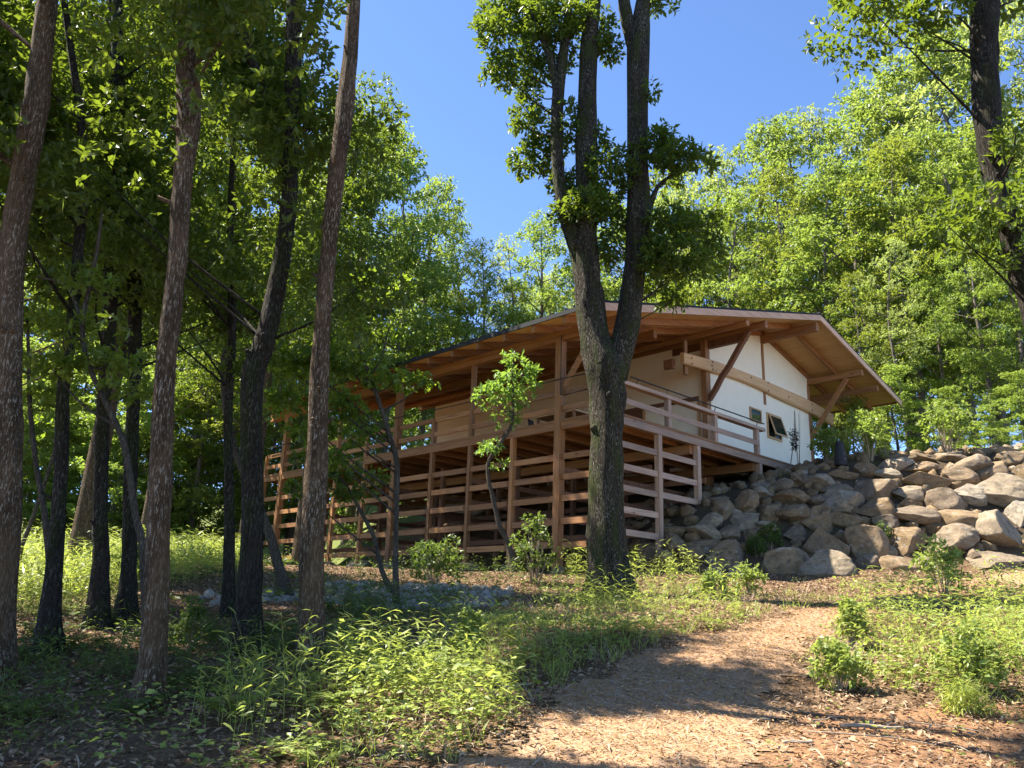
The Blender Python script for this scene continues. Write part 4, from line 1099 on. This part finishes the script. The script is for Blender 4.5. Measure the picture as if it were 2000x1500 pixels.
FAR = [(-100 + 62 * i, (560 if i < 5 else 400 if i < 12 else 520) + 40 * math.sin(i * 2.1), 66 + 4 * math.sin(i * 1.3)) for i in range(16)] + [(1060 + 75 * i, 560 - 17 * i + 25 * math.sin(i), 64) for i in range(15)]
def row(L_, where, protos, group):
    L_ = sorted(L_)
    for i, (a, b, Y) in enumerate(L_):
        bgtree(a, b, Y, protos[int(rng.integers(len(protos)))], f'{ORD[i]} tree from the left {where}', group)
row(BACK, 'along the sunlit skyline behind the lodge roof', [0, 1, 2, 3, 0, 1], 'sunlit trees on the hill behind the lodge')
row(MID, 'in the middle rank of bright trees above the roof', [0, 1, 4, 2, 4], 'sunlit trees on the hill behind the lodge')
row(FRONT, 'in the front rank above the boulder pile', [0, 3, 4, 1], 'sunlit trees on the hill behind the lodge')
row(UNDER, 'among the low leafy trees right behind the boulders', [5, 6, 5], 'low trees behind the boulders')
row(LEFTB, 'in the high woodland beyond the left grove', [3, 1, 0, 3, 4], 'woodland beyond the left grove')
row(LEFTU, 'among the low trees at the far side of the meadow', [5, 5, 6, 5], 'low trees beyond the meadow')
row(FAR[:16], 'in the farthest woodland rank at the left', [2, 4, 6], 'farthest woodland trees')
row(FAR[16:], 'in the farthest woodland rank at the right', [2, 4, 0], 'farthest woodland trees')

# ------------------------------------------------------------------ undergrowth
def blades(B, D, L, Wd, bend):
    """curved pointed leaves: 6 vertices, 3 faces each"""
    n = len(B)
    up = np.array([0, 0, 1.0]); Sd = unit(np.cross(D, up + rng.normal(0, .25, (n, 3))))
    L = L[:, None]; Wd = Wd[:, None]; bend = bend[:, None]
    g_ = np.array([0, 0, -1.0])
    m1 = B + D * L * .35 + g_ * L * bend * .10; m2 = B + D * L * .70 + g_ * L * bend * .42; tp = B + D * L * .97 + g_ * L * bend
    V = np.stack([B, m1 + Sd * Wd / 2, m1 - Sd * Wd / 2, m2 + Sd * Wd * .40, m2 - Sd * Wd * .40, tp], 1).reshape(-1, 3)
    i = np.arange(n)[:, None] * 6
    Lp = (i + np.array([0, 1, 2, 1, 3, 4, 2, 3, 5, 4])).ravel()
    return V, Lp, np.tile([3, 4, 3], n)

def sasa(name, x, y, hmin, hmax, label, mat, L0=.15, nl=9, wr=.125, cat='bamboo grass'):
    n = len(x); z = T(x, y)
    h = rng.uniform(hmin, hmax, n) * rng.uniform(.7, 1.15, n)
    lean = rng.normal(0, .18, (n, 2))
    Bs, Ds = [], []
    for j in range(nl):
        f = .30 + .70 * (j + rng.uniform(0, .7, n)) / nl
        P = np.stack([x + lean[:, 0] * h * f ** 1.6, y + lean[:, 1] * h * f ** 1.6, z + h * f], -1)
        a = j * 2.6 + rng.uniform(0, 1.4, n)
        D = unit(np.stack([np.cos(a), np.sin(a), rng.uniform(.05, 1.0, n)], -1))
        Bs.append(P); Ds.append(D)
    B = np.concatenate(Bs); D = np.concatenate(Ds); q = len(B)
    L = L0 * rng.uniform(.55, 1.25, q)
    V1, Lp1, T1 = blades(B, D, L, L * wr * rng.uniform(.8, 1.25, q), rng.uniform(.05, .6, q))
    # stems: thin three sided stalks
    ks = [0, .5, 1.0]
    V2 = np.zeros((n, 3, 3, 3))
    for a_, f in enumerate(ks):
        c = np.stack([x + lean[:, 0] * h * f ** 1.6, y + lean[:, 1] * h * f ** 1.6, z - .02 + (h + .0) * f], -1)
        for b_ in range(3):
            th = b_ * 2.094; r_ = .0028 * (1 - .6 * f)
            V2[:, a_, b_] = c + np.array([math.cos(th) * r_, math.sin(th) * r_, 0])
    o = np.arange(n)[:, None] * 9 + len(V1)
    F2 = []
    for a_ in range(2):
        for b_ in range(3): F2 += [3 * a_ + b_, 3 * a_ + (b_ + 1) % 3, 3 * a_ + 3 + (b_ + 1) % 3, 3 * a_ + 3 + b_]
    Lp2 = (o + np.array(F2)).ravel()
    ob = put(name, mesh_np(name, np.concatenate([V1, V2.reshape(-1, 3)]), np.concatenate([Lp1, Lp2]), np.concatenate([T1, np.full(6 * n, 4)]), mat))
    return tag(ob, label, cat, kind='stuff')

def herbs(name, x, y, hmin, hmax, label, mat, L0=.06, nl=9, cat='ground cover'):
    n = len(x); z = T(x, y); h = rng.uniform(hmin, hmax, n)
    C, D, Nn = [], [], []
    for j in range(nl):
        a = rng.uniform(0, 6.283, n); rr = rng.uniform(.2, 1, n) * h * .8
        C.append(np.stack([x + np.cos(a) * rr * .6, y + np.sin(a) * rr * .6, z + h * rng.uniform(.3, 1, n)], -1))
        d = unit(np.stack([np.cos(a), np.sin(a), rng.uniform(-.35, .5, n)], -1)); D.append(d)
        up = np.array([0, 0, 1.0]) + rng.normal(0, .35, (n, 3)); Nn.append(unit(up - d * (up * d).sum(1)[:, None]))
    C = np.concatenate(C); D = np.concatenate(D); Nn = np.concatenate(Nn); L = L0 * rng.uniform(.5, 1.4, len(C))
    V = leaf_quads(C, D, Nn, L, L * .62, .06)
    o = put(name, mesh_np(name, V, np.arange(4 * len(C)), np.full(len(C), 4), mat))
    return tag(o, label, cat, kind='stuff')

def fill(n, poly, clump=0.0, fr=1.3, seed=0):
    a = np.array(poly)
    x, y = scatter(n * 12, (a[:, 0].min(), a[:, 0].max(), a[:, 1].min(), a[:, 1].max()), lambda x, y: inpoly(x, y, poly))
    if clump:
        w = np.sin(x * fr + seed) * np.sin(y * fr * 1.2 + 2 * seed) + .6 * np.sin(x * fr * 2.3 + y * fr * 1.7 + seed)
        k = w + rng.normal(0, .5, len(x)) > clump - .6
        x, y = x[k], y[k]
    return x[:n], y[:n]

ZA = zone([(150, 1530), (360, 1420), (560, 1340), (760, 1285), (900, 1225), (1010, 1190), (1120, 1175), (1290, 1170), (1420, 1195), (1510, 1207), (1440, 1228), (1290, 1265), (1150, 1297), (1060, 1345), (1000, 1420), (900, 1480), (760, 1530)])
ZB = zone([(-60, 1500), (-60, 1270), (150, 1240), (420, 1225), (620, 1200), (760, 1195), (700, 1250), (520, 1330), (330, 1420), (150, 1500)])
ZC = zone([(1610, 1300), (1660, 1200), (1760, 1165), (1860, 1150), (2080, 1130), (2100, 1390), (1850, 1372), (1680, 1345)])
ZE = zone([(1080, 1175), (1110, 1120), (1260, 1122), (1420, 1140), (1460, 1160), (1330, 1205), (1150, 1215)])
near = lambda x, y, d: rng.uniform(size=len(x)) < np.clip((d / y) ** 2.2, 0, 1)
x, y = fill(860, ZA, 1.05); k = near(x, y, 6.8); x, y = x[k], y[k]; sasa('bamboo_grass', x, y, .22, .72, 'bright bamboo grass along the left side of the path', M_SASA, .145)
x, y = fill(650, ZA, .8, 2.1, 3); k = near(x, y, 6.0); x, y = x[k], y[k]; herbs('ground_cover', x, y, .08, .30, 'low broad leaved weeds among the bright bamboo grass', M_HERB, .050, 10)
x, y = fill(150, ZA, .8, .9, 11); k = near(x, y, 6.5); x, y = x[k], y[k]; herbs('ground_cover', x, y, .22, .58, 'knee high broad leaved plants in the sun left of the path', M_HERB, .060, 22)
x, y = fill(110, ZC, .4, 1.3, 12); herbs('ground_cover', x, y, .25, .65, 'knee high broad leaved plants right of the path', M_HERB, .060, 22)
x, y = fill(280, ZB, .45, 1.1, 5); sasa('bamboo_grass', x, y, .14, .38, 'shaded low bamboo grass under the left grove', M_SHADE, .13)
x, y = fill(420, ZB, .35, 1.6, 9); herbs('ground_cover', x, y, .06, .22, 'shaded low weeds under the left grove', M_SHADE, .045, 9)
x, y = fill(480, ZC, .5, 1.9, 2); k = near(x, y, 8.0); x, y = x[k], y[k]; sasa('bamboo_grass', x, y, .30, .80, 'bamboo grass thicket at the right side of the path', M_SASA)
x, y = fill(420, ZC, .5, 2.2, 6); k = near(x, y, 7.5); x, y = x[k], y[k]; herbs('ground_cover', x, y, .10, .38, 'leafy weeds at the right side of the path', M_HERB, .07, 11)
x, y = fill(170, ZE, .7, 1.4, 4); sasa('bamboo_grass', x, y, .35, .85, 'tall bamboo grass around the foot of the forked oak', M_SASA, .17)
x, y = fill(15000, Z_TURF, .0); sasa('meadow_grass', x, y, .35, .95, 'bright tall grass of the meadow at the far left', M_SASA, .24, 7, .11, 'meadow grass')
ZTF = zone([(-200, 1240), (-200, 1120), (200, 1100), (485, 1075), (480, 1118), (330, 1152), (150, 1208)])
x, y = fill(4500, ZTF, .0); sasa('meadow_grass', x, y, .3, .75, 'nearest rim of the bright meadow grass behind the dark trunks', M_SASA, .2, 7, .11, 'meadow grass')
x, y = scatter(2600, (-4, 10, 4.5, 18), lambda x, y: ~inpoly(x, y, Z_PATH) & (rng.uniform(size=len(x)) < .35)); herbs('ground_cover', x, y, .04, .12, 'tiny seedlings dotted over the leaf litter', M_HERB, .04, 5)
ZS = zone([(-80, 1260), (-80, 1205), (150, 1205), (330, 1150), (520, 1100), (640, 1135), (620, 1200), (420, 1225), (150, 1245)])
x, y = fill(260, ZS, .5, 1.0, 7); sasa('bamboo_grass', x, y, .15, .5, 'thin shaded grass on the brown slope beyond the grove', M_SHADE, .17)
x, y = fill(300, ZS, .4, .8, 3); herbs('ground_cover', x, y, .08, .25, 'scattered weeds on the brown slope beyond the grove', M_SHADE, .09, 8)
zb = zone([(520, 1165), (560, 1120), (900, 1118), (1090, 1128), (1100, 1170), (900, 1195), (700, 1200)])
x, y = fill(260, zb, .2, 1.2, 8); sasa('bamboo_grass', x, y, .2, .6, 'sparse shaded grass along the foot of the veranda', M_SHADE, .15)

def shrub(name, label, px, py, hpx, wpx, n, L, wr, mat, seed, k=6, cat='shrub', group=None, dense=1.0, base_dy=0.0):
    P = np.array(ground_at(px, py)); sc_ = P[1] / ray(px, py)[1] / F_PX
    h = hpx * sc_; w = wpx * sc_
    t = thing(name, label, cat, tuple(P), 0, group)
    r = np.random.default_rng(seed); m = MB(); blobs = []
    n = int(n * 1.7)
    for i in range(n):
        f = (i + .5) / n * r.uniform(.75, 1.1)
        th = i * 2.4; d = w * math.sqrt(r.uniform(0, 1)) * (.5 + .5 * math.sin(math.pi * min(1, f + .2)))
        c = np.array([d * math.cos(th), d * .8 * math.sin(th), h * (.25 + .7 * f)])
        s0 = np.array([c[0] * .15, c[1] * .15, -.03])
        q = spline([(*s0, .010), (*(c * .55 + np.array([0, 0, h * .1])), .007), (*c, .003)], 6)
        m.tube(q[:, :3], q[:, 3] * max(.5, min(2, h)), 5)
        rr = max(w * .24, L * .8)
        blobs.append((*c, rr, rr, rr * 1.3, max(3, dense * 10)))
    put('stem', m.mesh('stem', M_STICK), t)
    put('foliage', foliage_mesh('foliage', blobs, L, wr, k, mat, .15, .85, seed), t)
GS = 'shrubs on the slope'
shrub('leafy_shrub', 'tall pale leaved shrub rising out of the bright bamboo grass in the middle', 915, 1300, 105, 34, 8, .060, .62, M_HERB, 301, group=GS)
shrub('leafy_shrub', 'bright round leaved bush right of the path in the sun', 1640, 1348, 90, 52, 9, .055, .62, M_HERB, 302, group=GS)
shrub('leafy_shrub', 'narrow upright shrub at the bend of the path', 1665, 1268, 105, 30, 8, .065, .60, M_HERB, 303, group=GS)
shrub('leafy_shrub', 'large leafy bush at the right edge beside the bare soil', 1900, 1350, 120, 70, 10, .062, .60, M_HERB, 304, group=GS)
shrub('leafy_shrub', 'yellowish sapling bush before the right hand boulders', 1845, 1165, 120, 50, 8, .11, .55, M_HERB, 305, group=GS, dense=.7)
shrub('leafy_shrub', 'small bright bush at the foot of the boulders beside the largest one', 1462, 1162, 60, 26, 6, .10, .5, M_HERB, 306, group=GS, dense=.7)
shrub('leafy_shrub', 'bushy seedling between forked oak and boulders', 1388, 1170, 48, 40, 6, .10, .5, M_HERB, 307, group=GS, dense=.7)
shrub('dark_bush', 'dark evergreen bush crouching under the veranda rails', 845, 1142, 90, 60, 9, .11, .5, M_SHADE, 308, group=GS, dense=1.2)
shrub('dark_bush', 'airy green bush between sapling and main veranda post', 1045, 1140, 130, 55, 9, .11, .5, M_SHADE, 309, group=GS, dense=.8)
shrub('dark_bush', 'dark shrub in the shade between the two streaked trunks', 372, 1262, 90, 45, 8, .05, .6, M_SHADE, 310, group=GS)
shrub('dark_bush', 'small shrub growing at the foot of the thick forked trunk', 500, 1262, 46, 22, 6, .05, .5, M_SHADE, 311, group=GS)
shrub('dark_bush', 'hanging dark twigs between the dark trunks at the left', 262, 1150, 90, 40, 7, .10, .5, M_SHADE, 312, group=GS)
shrub('leafy_shrub', 'green creeper spilling over the boulders above the largest one', 1505, 1072, 42, 28, 7, .09, .5, M_SHADE, 313, group=GS)
shrub('leafy_shrub', 'green creeper low on the boulders at the creeper corner left', 1478, 1088, 36, 20, 6, .09, .5, M_SHADE, 314, group=GS)
shrub('leafy_shrub', 'thin weed growing from a gap in the middle of the boulders', 1722, 1062, 36, 16, 5, .09, .45, M_SHADE, 315, group=GS, dense=.6)
shrub('grass_tuft', 'tuft of fine bright grass on the bare soil', 1890, 1392, 34, 26, 8, .10, .10, M_SASA, 316, 8, 'grass tuft')
shrub('leafy_shrub', 'bright bush right behind the top of the boulders', 1700, 900, 100, 60, 9, .15, .5, M_BGLEAF, 317, group=GS)
shrub('leafy_shrub', 'bright bush on the hill edge beside the lodge corner', 1615, 905, 70, 30, 7, .14, .5, M_BGLEAF, 318, group=GS)
shrub('leafy_shrub', 'sunlit bush behind the right end of the boulders', 1850, 885, 110, 60, 9, .15, .5, M_BGLEAF, 319, group=GS)

def fine_grass(name, x, y, h0, h1, label, mat, nb_=7):
    n = len(x); B, D = [], []
    for j in range(nb_):
        a = rng.uniform(0, 6.283, n)
        B.append(np.stack([x + rng.normal(0, .03, n), y + rng.normal(0, .03, n), T(x, y) - .01], -1))
        D.append(unit(np.stack([np.cos(a) * .45, np.sin(a) * .45, rng.uniform(.7, 1.2, n)], -1)))
    B = np.concatenate(B); D = np.concatenate(D); L = rng.uniform(h0, h1, len(B))
    V, Lp, Tt = blades(B, D, L, np.full(len(B), .006) * rng.uniform(.7, 1.4, len(B)), rng.uniform(.1, .75, len(B)))
    return tag(put(name, mesh_np(name, V, Lp, Tt, mat)), label, 'grass', kind='stuff')
ZU = zone([(560, 1190), (780, 1183), (1010, 1168), (1010, 1190), (880, 1228), (740, 1288), (600, 1310)])
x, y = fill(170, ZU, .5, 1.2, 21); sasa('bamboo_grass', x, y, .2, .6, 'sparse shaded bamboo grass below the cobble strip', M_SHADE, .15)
ZR = zone([(560, 1540), (760, 1300), (1000, 1180), (1300, 1150), (1560, 1160), (1900, 1140), (2100, 1130), (2100, 1420), (1650, 1380), (1500, 1300), (1250, 1330), (1050, 1420), (950, 1540)])
x, y = fill(1500, ZR, .6, 1.7, 14); k = ~inpoly(x, y, Z_PATH); fine_grass('fine_grass', x[k], y[k], .10, .34, 'fine grass tufts scattered on both sides of the path', M_SASA)
x, y = fill(500, ZR, .7, 1.3, 15); k = ~inpoly(x, y, Z_PATH); fine_grass('dry_grass', x[k], y[k], .12, .40, 'dry straw coloured stalks among the green plants', M_STICK, 4)
def ferns(name, x, y, label, mat):
    Bs, Ds, Ls = [], [], []
    for a, b in zip(x, y):
        z = float(T(a, b)); R_ = rng.uniform(.25, .5)
        for q in range(int(rng.integers(5, 9))):
            th = rng.uniform(0, 6.28); dx, dy = math.cos(th), math.sin(th)
            for t_ in np.linspace(.15, 1, 14):
                p = np.array([a + dx * R_ * t_, b + dy * R_ * t_, z + R_ * (1.15 * t_ - .85 * t_ * t_)])
                for sg in (-1, 1):
                    Bs.append(p); Ds.append((-dy * sg * .9 + dx * .45, dx * sg * .9 + dy * .45, .1)); Ls.append(R_ * .34 * (1.05 - t_) + .01)
    B = np.array(Bs); D = unit(np.array(Ds)); L = np.array(Ls)
    V, Lp, Tt = blades(B, D, L, L * .26, np.full(len(L), .25))
    return tag(put(name, mesh_np(name, V, Lp, Tt, mat)), label, 'ferns', kind='stuff')
x, y = fill(26, ZA, .2, .8, 4); ferns('fern_patch', x, y, 'small ferns among the bamboo grass left of the path', M_HERB)
x, y = fill(30, ZB, .2, .8, 6); ferns('fern_patch', x, y, 'shaded ferns under the left grove', M_SHADE)
x, y = scatter(900, (3.6, 15, 19.8, 24.0)); k = T(x, y) > 0.125 * np.minimum(y, 20) + .045 * x + .5
fine_grass('boulder_weeds', x[k][:90], y[k][:90], .2, .45, 'weeds sprouting from the gaps between the boulders', M_SHADE, 9)

# sticks lying on the soil
for (a, b, ln, w, rz_, lab) in ((1705, 1428, .55, .03, .25, 'thick broken stick on the soil at the right'), (1560, 1458, .22, .022, .1, 'short dark stick by the lower edge of the soil'), (1700, 1445, .9, .011, -.05, 'long thin pale stick beside the thick broken one'), (1620, 1410, .4, .01, .6, 'thin crooked stick near the round leaved bush'), (1860, 1430, .6, .009, -.5, 'thin pale stick close to the grass tuft'), (1010, 1345, .3, .022, .4, 'dark bark piece at the left border of the path'), (540, 1262, .9, .016, .15, 'bent dead branch lying by the thick forked trunk')):
    P = np.array(ground_at(a, b)); o = MB()
    q = spline([(-ln / 2, 0, w * .8, w * .5), (-.1 * ln, rng.normal(0, .05) * ln, w * 1.0, w * .5), (.2 * ln, rng.normal(0, .08) * ln, w * .9, w * .42), (ln / 2, 0, w * .8, w * .25)], 10)
    c_, s_ = math.cos(rz_), math.sin(rz_)
    X = P[0] + q[:, 0] * c_ - q[:, 1] * s_; Yy = P[1] + q[:, 0] * s_ + q[:, 1] * c_
    o.tube(np.stack([X, Yy, T(X, Yy) + .02 + w * .4], -1), q[:, 3], 7, .08)
    tag(o.build('stick', M_STICK, None, True), lab, 'stick', 'dead sticks on the ground')
